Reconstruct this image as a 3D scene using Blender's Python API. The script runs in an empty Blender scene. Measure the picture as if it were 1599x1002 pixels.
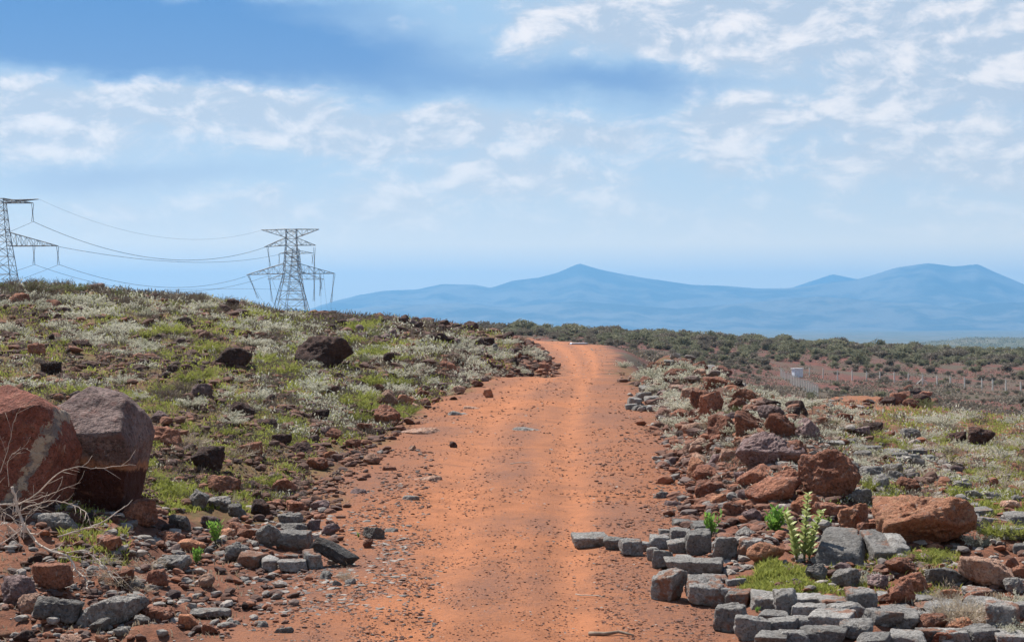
import bpy, bmesh, math, random
import numpy as np
from mathutils import Vector, Matrix, Euler
# ------------------------------------------------------------------ camera, world, sun
F = 2800.0            # focal length in photo pixels (photo 1599 wide)
CX, CY = 799.5, 501.0
CZ = 3.0
S = bpy.context.scene
C = S.collection
cam = bpy.data.cameras.new('camera'); camo = bpy.data.objects.new('camera', cam); C.objects.link(camo)
cam.sensor_width = 36; cam.sensor_fit = 'HORIZONTAL'; cam.lens = F/1599*36
cam.clip_start = 0.5; cam.clip_end = 90000
camo.location = (0, 0, CZ); camo.rotation_euler = (math.pi/2, 0, 0)
S.camera = camo
S.view_settings.view_transform = 'Standard'; S.view_settings.look = 'None'
S.view_settings.gamma = 1; S.view_settings.exposure = 0.75
S.cycles.volume_bounces = 0
S.cycles.max_bounces = 6

SUN = Vector((-0.50, 0.62, 1.10)).normalized()
sl = bpy.data.lights.new('sun', 'SUN'); sl.energy = 4.8; sl.angle = math.radians(0.5); sl.color = (1, 0.955, 0.88)
so = bpy.data.objects.new('sun', sl); C.objects.link(so)
so.rotation_euler = (-SUN).to_track_quat('-Z', 'Y').to_euler(); so.location = (-50, 60, 120)

class NT:
    """small node-tree helper"""
    def __init__(s, tree): s.t = tree; s.n = tree.nodes; s.l = tree.links
    def new(s, typ, **kw):
        n = s.n.new(typ)
        for k, v in kw.items(): setattr(n, k, v)
        return n
    def put(s, sock, v):
        if hasattr(v, 'is_linked') or isinstance(v, bpy.types.NodeSocket): s.l.new(v, sock)
        else: sock.default_value = v
    def m(s, op, a, b=None, c=None, clamp=False):
        n = s.n.new('ShaderNodeMath'); n.operation = op; n.use_clamp = clamp
        s.put(n.inputs[0], a)
        if b is not None: s.put(n.inputs[1], b)
        if c is not None: s.put(n.inputs[2], c)
        return n.outputs[0]
    def vm(s, op, a, b=None):
        n = s.n.new('ShaderNodeVectorMath'); n.operation = op
        s.put(n.inputs[0], a)
        if b is not None: s.put(n.inputs[1], b)
        return n.outputs[0]
    def noise(s, vec, scale, detail=4, rough=0.55, dist=0.0, col=False):
        n = s.n.new('ShaderNodeTexNoise'); s.l.new(vec, n.inputs['Vector'])
        n.inputs['Scale'].default_value = scale; n.inputs['Detail'].default_value = detail
        n.inputs['Roughness'].default_value = rough; n.inputs['Distortion'].default_value = dist
        return n.outputs['Color'] if col else n.outputs['Fac']
    def vor(s, vec, scale, out='Distance', feature='F1', rnd=1.0):
        n = s.n.new('ShaderNodeTexVoronoi'); n.feature = feature; s.l.new(vec, n.inputs['Vector'])
        n.inputs['Scale'].default_value = scale; n.inputs['Randomness'].default_value = rnd
        return n.outputs[out]
    def ss(s, v, a, b, lo=0.0, hi=1.0):
        n = s.n.new('ShaderNodeMapRange'); n.interpolation_type = 'SMOOTHSTEP'
        s.put(n.inputs[0], v); n.inputs[1].default_value = a; n.inputs[2].default_value = b
        n.inputs[3].default_value = lo; n.inputs[4].default_value = hi
        return n.outputs[0]
    def mix(s, f, a, b, mode='MIX'):
        n = s.n.new('ShaderNodeMix'); n.data_type = 'RGBA'; n.blend_type = mode
        s.put(n.inputs[0], f)
        for i, v in ((6, a), (7, b)):
            if isinstance(v, (tuple, list)): v = tuple(v)+(1,) if len(v) == 3 else v
            s.put(n.inputs[i], v)
        return n.outputs[2]
    def attr(s, name, out='Fac'):
        n = s.n.new('ShaderNodeAttribute'); n.attribute_name = name; return n.outputs[out]
    def bump(s, h, strength, dist):
        n = s.n.new('ShaderNodeBump'); s.l.new(h, n.inputs['Height'])
        n.inputs['Strength'].default_value = strength; n.inputs['Distance'].default_value = dist
        return n.outputs[0]

w = bpy.data.worlds.new('World'); S.world = w; w.use_nodes = True
HORIZON = 0.9
def build_world():
    t = NT(w.node_tree); t.n.clear()
    out = t.new('ShaderNodeOutputWorld'); bg = t.new('ShaderNodeBackground')
    t.l.new(bg.outputs[0], out.inputs[0]); bg.inputs[1].default_value = 0.09
    sky = t.new('ShaderNodeTexSky', sky_type='NISHITA'); sky.sun_disc = False
    sky.sun_elevation = math.asin(SUN.z); sky.sun_rotation = math.atan2(SUN.x, SUN.y)
    sky.altitude = 1500; sky.air_density = 1.0; sky.dust_density = 0.6; sky.ozone_density = 2.0
    tc = t.new('ShaderNodeTexCoord'); sep = t.new('ShaderNodeSeparateXYZ'); t.l.new(tc.outputs['Generated'], sep.inputs[0])
    x, y, z = sep.outputs
    r = t.m('MAXIMUM', t.m('SQRT', t.m('ADD', t.m('MULTIPLY', x, x), t.m('MULTIPLY', y, y))), 0.05)
    az = t.m('ARCTAN2', x, y); el = t.m('DIVIDE', z, r)
    cmb = t.new('ShaderNodeCombineXYZ'); t.l.new(az, cmb.inputs[0]); t.l.new(t.m('MULTIPLY', el, 1.9), cmb.inputs[1])
    P = cmb.outputs[0]
    # ragged warp
    wn = t.noise(P, 22, 5, 0.6, col=True)
    wv = t.vm('SUBTRACT', wn, (0.5, 0.5, 0.5))
    sc = t.new('ShaderNodeVectorMath', operation='SCALE'); t.l.new(wv, sc.inputs[0]); sc.inputs['Scale'].default_value = 0.045
    Pw = t.vm('ADD', P, sc.outputs[0])
    sp = t.new('ShaderNodeSeparateXYZ'); t.l.new(Pw, sp.inputs[0]); wa, we = sp.outputs[0], t.m('DIVIDE', sp.outputs[1], 1.9)
    def blob(px, row, sx, sy, a):
        a0, e0 = (px-CX)/F, (CY-row)/F
        dx = t.m('DIVIDE', t.m('SUBTRACT', wa, a0), sx/F); dy = t.m('DIVIDE', t.m('SUBTRACT', we, e0), sy/F)
        q = t.m('ADD', t.m('MULTIPLY', dx, dx), t.m('MULTIPLY', dy, dy))
        return t.m('MULTIPLY', t.m('EXPONENT', t.m('MULTIPLY', q, -1.0)), a)
    def total(bl):
        s = None
        for b in bl:
            o = blob(*b); s = o if s is None else t.m('ADD', s, o)
        return s
    whites = total([(280,165,150,34,.9),(120,200,80,45,.55),(20,200,60,60,.6),(430,190,90,30,.55),(560,215,120,34,.8),(700,190,90,26,.6),
        (860,205,130,26,.5),(950,215,60,18,.55),(600,325,90,36,.55),(420,328,45,32,.5),(180,340,90,34,.35),(830,280,130,26,.4),(740,265,60,26,.3),
        (1030,40,130,50,.75),(1250,30,280,70,.8),(1550,110,160,80,.65),(1450,50,120,60,.5),(1150,190,80,36,.7),(1120,250,45,30,.5),(1400,150,110,30,.4),
        (1500,240,160,36,.6),(1560,285,80,26,.5),(820,60,40,50,.3),(1350,260,120,30,.3),(1300,190,90,26,.3)])
    darks = total([(150,62,420,62,1.0),(380,85,330,34,.5),(640,130,260,34,.45),(990,130,170,34,.5),(1000,190,60,30,.2),(110,290,160,30,.35),(300,270,220,26,.3),(330,15,300,20,.3)])
    n1 = t.noise(P, 26, 9, 0.62, 0.35); n2 = t.noise(P, 9, 4, 0.5); n3 = t.noise(P, 120, 5, 0.6)
    det = t.m('ADD', t.m('MULTIPLY', t.m('SUBTRACT', n1, 0.5), 2.6), t.m('MULTIPLY', t.m('SUBTRACT', n3, 0.5), 0.7))
    dens = t.m('ADD', t.m('ADD', t.m('MULTIPLY', whites, 1.9), det), t.m('MULTIPLY', t.m('SUBTRACT', n2, 0.5), 0.8))
    cover = t.ss(t.m('SUBTRACT', dens, t.m('MULTIPLY', darks, 1.6)), -0.40, 0.90)
    veil = t.ss(t.m('ADD', n2, t.m('MULTIPLY', whites, 0.25)), 0.3, 0.8)
    k = 0.66/0.09
    base = t.mix(1.0, sky.outputs[0], (0.5, 0.75, 0.9), 'MULTIPLY')
    # clear part near horizon: the sky texture with a thin blue-grey cirrus veil over it
    veilc = (0.31*k, 0.49*k, 0.68*k)
    c0 = t.mix(0.85, base, veilc)
    c1 = t.mix(t.m('MULTIPLY', veil, 0.55), c0, (0.46*k, 0.55*k, 0.67*k))
    darkf = t.m('MULTIPLY', t.ss(darks, 0.05, 0.8), 1.0)
    c2 = t.mix(darkf, c1, (0.0*k, 0.17*k, 0.50*k))
    nu = t.noise(t.vm('ADD', P, (-.006, .013, 0)), 26, 9, 0.62, 0.35)
    lit = t.ss(t.m('ADD', t.m('MULTIPLY', t.m('SUBTRACT', n1, nu), 1.5), t.m('MULTIPLY', n1, 0.9)), 0.25, 0.85)
    wc = t.mix(lit, (0.43*k, 0.51*k, 0.63*k), (0.96*k, .89*k, .87*k))
    c3 = t.mix(t.m('MULTIPLY', cover, 0.9), c2, wc)
    # paler sky low on the horizon, seen through the long path of air
    low = t.m('MINIMUM', t.m('DIVIDE', 0.043, t.m('MAXIMUM', el, 0.005)), 1.0)
    c3 = t.mix(t.m('MULTIPLY', t.m('POWER', low, 1.7), HORIZON), c3, (1.28*k, 1.08*k, 0.74*k))
    # high overhead the sky is the plain deep blue of the sky texture, with a few clouds
    c3 = t.mix(t.ss(el, 0.24, 0.7), c3, t.mix(t.m('MULTIPLY', cover, .25), t.mix(1.0, sky.outputs[0], (.8, .8, .8), 'MULTIPLY'), wc))
    c3 = t.mix(t.ss(el, 0.0, -0.08), c3, (0.12*k, 0.10*k, 0.09*k))
    # below the horizon: plain ground-lit dusk so that light from below stays neutral
    t.l.new(c3, bg.inputs[0])
build_world()

# ------------------------------------------------------------------ numpy noise
def _hash(ix, iy, iz, seed):
    h = (ix.astype(np.uint32)*np.uint32(374761393) + iy.astype(np.uint32)*np.uint32(668265263)
         + iz.astype(np.uint32)*np.uint32(2147483647 & 1274126177) + np.uint32((seed*1013904223) & 0xffffffff))
    h = (h ^ (h >> np.uint32(13)))*np.uint32(1274126177)
    h = h ^ (h >> np.uint32(16))
    return (h & np.uint32(0xffffff)).astype(np.float64)/float(0xffffff)
def vnoise(P, seed=0):
    P = np.asarray(P, float)
    if P.shape[1] == 2: P = np.c_[P, np.zeros(len(P))]
    I = np.floor(P).astype(np.int64); f = P-I; f = f*f*(3-2*f)
    r = np.zeros(len(P))
    for dx in (0, 1):
        for dy in (0, 1):
            for dz in (0, 1):
                wgt = (f[:,0] if dx else 1-f[:,0])*(f[:,1] if dy else 1-f[:,1])*(f[:,2] if dz else 1-f[:,2])
                r += wgt*_hash(I[:,0]+dx, I[:,1]+dy, I[:,2]+dz, seed)
    return r*2-1
def fbm(P, oct=4, seed=0, gain=0.5):
    P = np.asarray(P, float); a = 1.0; r = 0; t = 0
    for o in range(oct):
        r = r + a*vnoise(P, seed+o*7); t += a; a *= gain; P = P*2.03+11.7
    return r/t
def sstep(x, a, b):
    t = np.clip((x-a)/(b-a), 0, 1); return t*t*(3-2*t)

# ------------------------------------------------------------------ terrain
CP = [ # (photo column, photo row, distance): surveyed heights of the land
 (-500,1100,14),(200,1020,15),(500,1012,15),(800,1012,15),(1100,1012,15),(1400,1010,15),(1900,1020,15),(-500,900,17),(0,1000,15.6),(1599,990,15.6),
 (100,905,17.5),(300,920,17.8),(1300,930,17.3),(1599,900,18),(2000,900,18),
 (-400,800,19),(0,822,19),(120,805,20),(250,800,22),(400,790,24),(500,785,25),(1150,780,24.6),(1300,800,22.5),(1500,800,23),(1599,800,23),(2000,790,24),
 (0,720,23),(200,725,25),(400,720,28),(520,712,30),(1100,708,29.5),(1200,690,30.5),(1320,700,31),(1500,712,33),(1700,710,34),(2000,700,36),
 (-400,640,27),(0,650,28),(150,650,30),(300,650,32),(450,655,36),(600,648,40.5),(1060,640,39.5),(1150,632,41),(1250,648,44),(1400,665,48),(1599,670,50),(2000,660,54),
 (0,560,42),(150,565,45),(300,560,50),(500,590,50),(640,610,49),(740,597,54),(1000,592,54),(1080,580,57),(1150,606,58),(1230,632,60),(1350,648,64),(1500,655,66),(1700,655,70),(2000,650,75),
 (0,500,60),(300,510,68),(500,550,66),(650,560,66),(720,565,68),(-500,450,60),
 (0,452,88),(100,452,88),(200,462,90),(300,470,94),(370,481,98),(430,490,104),(500,494,112),(600,501,118),(680,510,118),(740,519,120),(790,528,125),
 (-500,420,90),(1000,588,82),(1070,580,80),(1150,606,80),(1230,634,80),(1350,640,92),(1500,650,88),(1700,655,90),
 (780,555,92),(830,562,105),(830,540,150),
 (980,583,105),(1060,606,105),(1150,632,110),(1300,640,140),(1330,634,94),(1335,621,118),(1430,630,112),(1500,655,130),(1800,660,130),
 (800,585,86),(840,590,87),(850,575,97),
 (0,520,150),(200,530,160),(400,545,170),(550,545,180),(700,548,190),(770,550,200),(820,541,210),(-500,520,150),
 (960,547,180),(1020,590,170),(1150,625,175),(1350,640,180),(1599,650,185),(1900,660,190),
 (0,530,260),(200,530,260),(450,530,260),(620,535,280),(740,536,280),(850,536,280),(-500,530,260),
 (900,536.5,230),(940,541,240),(1010,566,265),(1130,592,290),(1350,606,300),(1599,614,300),(1900,622,300),
 (0,512,600),(400,512,600),(600,528,500),(740,524,450),(860,527,400),(1000,545,400),(1150,568,400),(1350,582,400),(1599,590,400),(1900,600,400),
 (740,521,560),(830,519,600),(1000,526,620),(1150,533,640),(1300,541,650),(1450,549,650),(1599,558,640),(1900,566,640),
 (0,508,900),(400,508,900),(600,535,900),(800,535,900),(1000,545,900),(1200,550,900),(1400,560,900),(1599,572,900),(1900,580,900),(-500,508,900),(-500,515,400),
]
cp = np.array(CP, float)
def uv(t, D): return np.c_[t*7.0, np.log(D)*1.6]
cu = uv((cp[:,0]-CX)/F, cp[:,2]); cv = -(cp[:,1]-CY)/F
def K(r2): return 0.5*r2*np.log(r2+1e-12)
def d2(A, B): return ((A[:,None,:]-B[None,:,:])**2).sum(-1)
n_ = len(cu); A = np.zeros((n_+3, n_+3)); A[:n_,:n_] = K(d2(cu, cu))+np.eye(n_)*0.004
A[:n_,n_] = 1; A[:n_,n_+1:] = cu; A[n_,:n_] = 1; A[n_+1:,:n_] = cu.T
sol = np.linalg.solve(A, np.r_[cv, 0, 0, 0])
def tps(t, D):
    q = uv(t, D); out = np.empty(len(q))
    for i in range(0, len(q), 20000):
        b = q[i:i+20000]; out[i:i+20000] = K(d2(b, cu))@sol[:n_]+sol[n_]+b@sol[n_+1:]
    return out
RD  = np.array([8,15.2,20,25,30,40,53,60,70,85,100,130,180,250,300,400])
RL  = np.array([-100,340,485,505,562,648,770,800,850,864,868,864,848,834,818,790])
RR  = np.array([1700,1180,1085,1090,1055,1015,985,980,968,960,955,962,962,945,900,830])
ZD  = np.array([8,15,17,20,25,30,40,50,53,56,60,70,85,100,130,180,250,300,400])
ZZ  = np.array([-2.78,-2.75,-2.72,-2.62,-2.47,-2.32,-2.02,-1.75,-1.72,-1.76,-1.98,-2.42,-2.76,-2.88,-3.10,-3.25,-3.40,-3.50,-4.2])
FD = np.array([900,1300,2000,3500,8000,15000,22000,45000.]); FZ = np.array([-14,-40,-80,-105,-118,-116,-104,-90.])
def road_sd(X, Y):
    """signed distance-ish (m) inside the road, positive inside"""
    l = np.log(Y); L = (np.interp(l, np.log(RD), RL)-CX)/F*Y; R = (np.interp(l, np.log(RD), RR)-CX)/F*Y
    return np.minimum(X-L, R-X), (X-L)/(R-L)
def ground_z(X, Y, detail=True):
    X = np.atleast_1d(np.asarray(X, float)); Y = np.atleast_1d(np.asarray(Y, float))
    t = np.clip(X/Y, -0.6, 0.6); D = np.clip(Y, 12, 1300)
    z = tps(t, D)*Y
    px = t*F+CX
    zf = np.interp(np.log(Y), np.log(FD), FZ)
    zf += 58*np.exp(-((np.log(Y)-math.log(5500))/0.16)**2)*sstep(px, 1200, 1560)
    zf += fbm(np.c_[X, Y]/900, 4, 5)*22*sstep(Y, 1300, 5000)
    z = z*(1-sstep(Y, 900, 1300)) + zf*sstep(Y, 900, 1300)
    sd, u = road_sd(X, Y)
    offr = np.where(u > .5, -sd, -9); offl = np.where(u <= .5, -sd, -9)
    lump = .55+.9*np.clip(fbm(np.c_[X, Y]/2.6, 2, 91)+.3, 0, 1)
    z = z+.42*np.exp(-((offr-1.5)/1.0)**2)*sstep(Y, 22, 27)*(1-sstep(Y, 66, 78))*lump
    z = z+.50*np.exp(-((offl-1.7)/1.3)**2)*sstep(Y, 34, 46)*(1-sstep(Y, 115, 135))*lump
    near = (Y < 400)
    wob = fbm(np.c_[X, Y]/2.2, 3, 3)*0.35
    m = np.where(near, sstep(sd+wob, -1.1*np.clip(Y/40, .6, 3), 0.3), 0)
    zr = np.interp(np.log(Y), np.log(ZD), ZZ)
    cross = 0.03*np.sin(np.clip(u, 0, 1)*math.pi) - 0.045*np.exp(-((u-0.36)/0.055)**2) - 0.045*np.exp(-((u-0.66)/0.055)**2)
    z = z*(1-m) + (zr+cross*(Y < 120))*m
    if detail:
        off = 1-m
        z = z + off*(fbm(np.c_[X, Y]/1.6, 4, 21)*0.10 + fbm(np.c_[X, Y]/5.5, 2, 31)*0.12)*np.clip(Y/25, .6, 1)*(1-sstep(Y, 300, 900)*0.5)
        z = z + off*np.maximum(0, fbm(np.c_[X, Y]/0.45, 3, 51))*0.16*(Y < 130)
        z = z + m*(fbm(np.c_[X, Y]/0.7, 4, 41)*0.018 + fbm(np.c_[X, Y]/3.0, 2, 42)*0.03)
        z = z + fbm(np.c_[X, Y]/22, 3, 61)*0.35*sstep(Y, 130, 300)
    return z+CZ
# distance lookup: photo pixel -> distance on the land
LPX = np.arange(-500, 2101, 10.0); LD = np.exp(np.linspace(math.log(13), math.log(1200), 700))
gx = (LPX[:,None]-CX)/F*LD[None,:]; gy = np.broadcast_to(LD[None,:], gx.shape)
LR = CY-F*(ground_z(gx.ravel(), gy.ravel(), False).reshape(gx.shape)-CZ)/LD[None,:]
LM = np.minimum.accumulate(LR, axis=1)
KC = int(np.searchsorted(LD, 132)); CREST = np.argmin(LR[:,:KC], axis=1)
def at(px, row):
    px = np.atleast_1d(np.asarray(px, float)); row = np.atleast_1d(np.asarray(row, float))
    c = np.clip(np.round((px-LPX[0])/10).astype(int), 0, len(LPX)-1)
    D = np.empty(len(px))
    for i in range(len(px)):
        k = int(np.searchsorted(-LM[c[i]], -row[i])); D[i] = LD[min(k, len(LD)-1)]
        if 0 < k < len(LD):
            r0, r1 = LM[c[i], k-1], LM[c[i], k]
            if r0-r1 > 1e-6: D[i] = LD[k-1]+(LD[k]-LD[k-1])*(r0-row[i])/(r0-r1)
        if px[i] < 780 and D[i] > 135: D[i] = LD[CREST[c[i]]]*(1+.03*math.sin(px[i]*7.7))
    X = (px-CX)/F*D
    return X, D, ground_z(X, D)

# ------------------------------------------------------------------ mesh helpers
def np_mesh(name, V, Fc, attrs=None, smooth=False):
    me = bpy.data.meshes.new(name); V = np.asarray(V, np.float32); Fc = np.asarray(Fc, np.int32)
    k = Fc.shape[1]
    me.vertices.add(len(V)); me.vertices.foreach_set('co', V.ravel())
    me.loops.add(Fc.size); me.loops.foreach_set('vertex_index', Fc.ravel())
    me.polygons.add(len(Fc)); me.polygons.foreach_set('loop_start', np.arange(0, Fc.size, k, dtype=np.int32))
    try: me.polygons.foreach_set('loop_total', np.full(len(Fc), k, np.int32))
    except Exception: pass
    me.polygons.foreach_set('use_smooth', np.full(len(Fc), smooth, bool))
    for an, av in (attrs or {}).items():
        a = me.attributes.new(an, 'FLOAT', 'POINT'); a.data.foreach_set('value', np.asarray(av, np.float32))
    me.update(calc_edges=True); me.validate(); return me
def link(name, me, mat=None, parent=None, loc=None, rot=None):
    o = bpy.data.objects.new(name, me); C.objects.link(o)
    if mat and me: 
        if not len(me.materials): me.materials.append(mat)
    if parent: o.parent = parent
    if loc is not None: o.location = loc
    if rot is not None: o.rotation_euler = rot
    return o
def tag(o, label=None, cat=None, group=None, kind=None):
    for k, v in (('label', label), ('category', cat), ('group', group), ('kind', kind)):
        if v: o[k] = v
    return o
def empty(name, loc, rz=0): 
    o = bpy.data.objects.new(name, None); C.objects.link(o); o.location = loc; o.rotation_euler = (0, 0, rz); o.empty_display_size = .2; return o
def copy_tree(o, parent=None):
    c = o.copy(); C.objects.link(c)
    if parent: c.parent = parent
    for ch in list(o.children): copy_tree(ch, c)
    return c
class MB:
    """collects bars, boxes and tubes into one mesh"""
    def __init__(s): s.v = []; s.f = []
    def tube(s, pts, rad, n=5):
        pts = [Vector(p) for p in pts]; k0 = len(s.v)
        for i, p in enumerate(pts):
            d = (pts[min(i+1, len(pts)-1)]-pts[max(i-1, 0)]); d = d.normalized() if d.length > 1e-9 else Vector((0,0,1))
            a = d.orthogonal().normalized() if abs(d.z) > .9 else d.cross(Vector((0,0,1))).normalized(); b = d.cross(a)
            r = rad[i] if hasattr(rad, '__len__') else rad
            for j in range(n):
                an = 2*math.pi*j/n; s.v.append(p+a*math.cos(an)*r+b*math.sin(an)*r)
        for i in range(len(pts)-1):
            for j in range(n):
                q = k0+i*n; s.f.append((q+j, q+(j+1)%n, q+n+(j+1)%n, q+n+j))
        s.f.append(tuple(range(k0+n-1, k0-1, -1))); e = k0+(len(pts)-1)*n; s.f.append(tuple(range(e, e+n)))
    def bar(s, a, b, r): s.tube([a, b], r, 4)
    def box(s, c, d):
        k = len(s.v); c = Vector(c)
        for x in (-1, 1):
            for y in (-1, 1):
                for z in (-1, 1): s.v.append(c+Vector((x*d[0]/2, y*d[1]/2, z*d[2]/2)))
        for q in ((0,1,3,2),(4,6,7,5),(0,4,5,1),(2,3,7,6),(0,2,6,4),(1,5,7,3)): s.f.append(tuple(k+i for i in q))
    def build(s, name, mat, parent=None, smooth=False):
        me = bpy.data.meshes.new(name); me.from_pydata([tuple(v) for v in s.v], [], s.f)
        if smooth: me.polygons.foreach_set('use_smooth', [True]*len(me.polygons))
        me.update(); return link(name, me, mat, parent)

# ------------------------------------------------------------------ materials
def mat(name, fn, rough=0.9, spec=0.25):
    m = bpy.data.materials.new(name); m.use_nodes = True; t = NT(m.node_tree)
    b = t.n['Principled BSDF']; b.inputs['Roughness'].default_value = rough
    b.inputs['Specular IOR Level'].default_value = spec
    fn(t, b); return m
def plain(col, var=0.15, scale=3.0):
    def fn(t, b):
        tc = t.new('ShaderNodeTexCoord'); n = t.noise(tc.outputs['Object'], scale, 4)
        t.l.new(t.mix(t.ss(n, .3, .7), tuple(c*(1-var) for c in col), tuple(min(1, c*(1+var)) for c in col)), b.inputs['Base Color'])
    return fn
def ground_fn(t, b):
    geo = t.new('ShaderNodeNewGeometry'); P = geo.outputs['Position']
    road, track, green, val, far = (t.attr(a) for a in ('road', 'track', 'green', 'valley', 'far'))
    nb = t.noise(P, .35, 6, .6); nm = t.noise(P, 2.3, 6, .62); nf = t.noise(P, 14, 6, .7); nff = t.noise(P, 60, 3, .6)
    # road: orange laterite, with darker stony film between the wheel tracks
    rc = t.mix(t.ss(nm, .3, .7), (0.29, 0.112, 0.052), (0.39, 0.152, 0.070))
    rc = t.mix(t.m('MULTIPLY', t.ss(nb, .35, .62), .7), rc, (0.27, 0.118, 0.064))
    stony = t.m('MULTIPLY', t.ss(t.m('ADD', nf, t.m('MULTIPLY', t.m('SUBTRACT', nb, .5), .9)), .47, .62), t.m('SUBTRACT', 1.0, t.m('MULTIPLY', track, .75)))
    rc = t.mix(t.m('MULTIPLY', stony, .75), rc, (0.20, 0.098, 0.068))
    rc = t.mix(t.m('MULTIPLY', t.ss(nff, .52, .66), t.m('SUBTRACT', .6, t.m('MULTIPLY', track, .45))), rc, (0.15, 0.075, 0.055))
    rc = t.mix(t.m('MULTIPLY', t.m('MULTIPLY', track, .6), t.ss(nm, .25, .6)), rc, (0.47, 0.180, 0.080))
    sp = t.vor(P, 34); spd = t.ss(sp, .16, .08)
    spc = t.vor(P, 34, 'Color'); sc1 = t.new('ShaderNodeSeparateXYZ'); t.l.new(spc, sc1.inputs[0])
    spd = t.m('MULTIPLY', spd, t.ss(sc1.outputs[0], .62, .64))
    ed = t.attr('edge')
    rc = t.mix(t.m('MULTIPLY', t.m('MULTIPLY', ed, t.ss(nm, .3, .55)), .45), rc, (0.19, 0.085, 0.052))
    rc = t.mix(t.m('MULTIPLY', spd, .35), rc, (0.12, 0.07, 0.05))
    rc = t.mix(t.m('MULTIPLY', t.ss(t.noise(P, 27, 6, .8), .56, .63), .6), rc, (0.11, 0.06, 0.045))
    rc = t.mix(t.m('MULTIPLY', t.ss(t.noise(P, 43, 5, .8), .60, .66), .45), rc, (0.45, 0.27, 0.19))
    sp2 = t.vor(P, 21); spl = t.m('MULTIPLY', t.ss(sp2, .2, .1), t.ss(t.noise(P, 1.1, 3), .56, .66))
    rc = t.mix(t.m('MULTIPLY', spl, .55), rc, (0.36, 0.29, 0.25))
    # hillside soil
    sc = t.mix(t.ss(nm, .3, .7), (0.10, 0.044, 0.030), (0.23, 0.095, 0.058))
    sc = t.mix(t.ss(nf, .46, .68), sc, (0.055, 0.030, 0.024))
    sc = t.mix(t.m('MULTIPLY', t.ss(nb, .52, .64), .4), sc, (0.28, 0.12, 0.065))
    gc = t.mix(t.ss(nf, .35, .65), (0.085, 0.085, 0.028), (0.17, 0.17, 0.055))
    gm = t.m('MULTIPLY', t.ss(t.m('ADD', t.noise(P, .9, 6, .65), t.m('MULTIPLY', green, .42)), .72, .92), green)
    sc = t.mix(t.m('MULTIPLY', gm, .5), sc, gc)
    # valley
    P2 = t.vm('MULTIPLY', P, (1, .35, 1))
    vn = t.noise(P2, .09, 7, .65); vn2 = t.noise(P2, .6, 4, .6)
    vc = t.mix(t.ss(vn2, .35, .65), (0.092, 0.041, 0.033), (0.155, 0.063, 0.047))
    vc = t.mix(t.m('MULTIPLY', t.ss(vn, .44, .60), .8), vc, (0.085, 0.076, 0.055))
    fc = t.mix(t.ss(t.noise(P, .006, 6, .6), .4, .6), (0.10, 0.10, 0.055), (0.15, 0.13, 0.09))
    c = t.mix(val, sc, vc); c = t.mix(road, c, rc); c = t.mix(far, c, fc)
    t.l.new(c, b.inputs['Base Color'])
    h = t.m('ADD', t.m('MULTIPLY', nf, .7), t.m('MULTIPLY', nff, .3))
    h = t.m('ADD', h, t.m('MULTIPLY', spd, .25))
    t.l.new(t.bump(h, .9, .05), b.inputs['Normal'])
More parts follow.
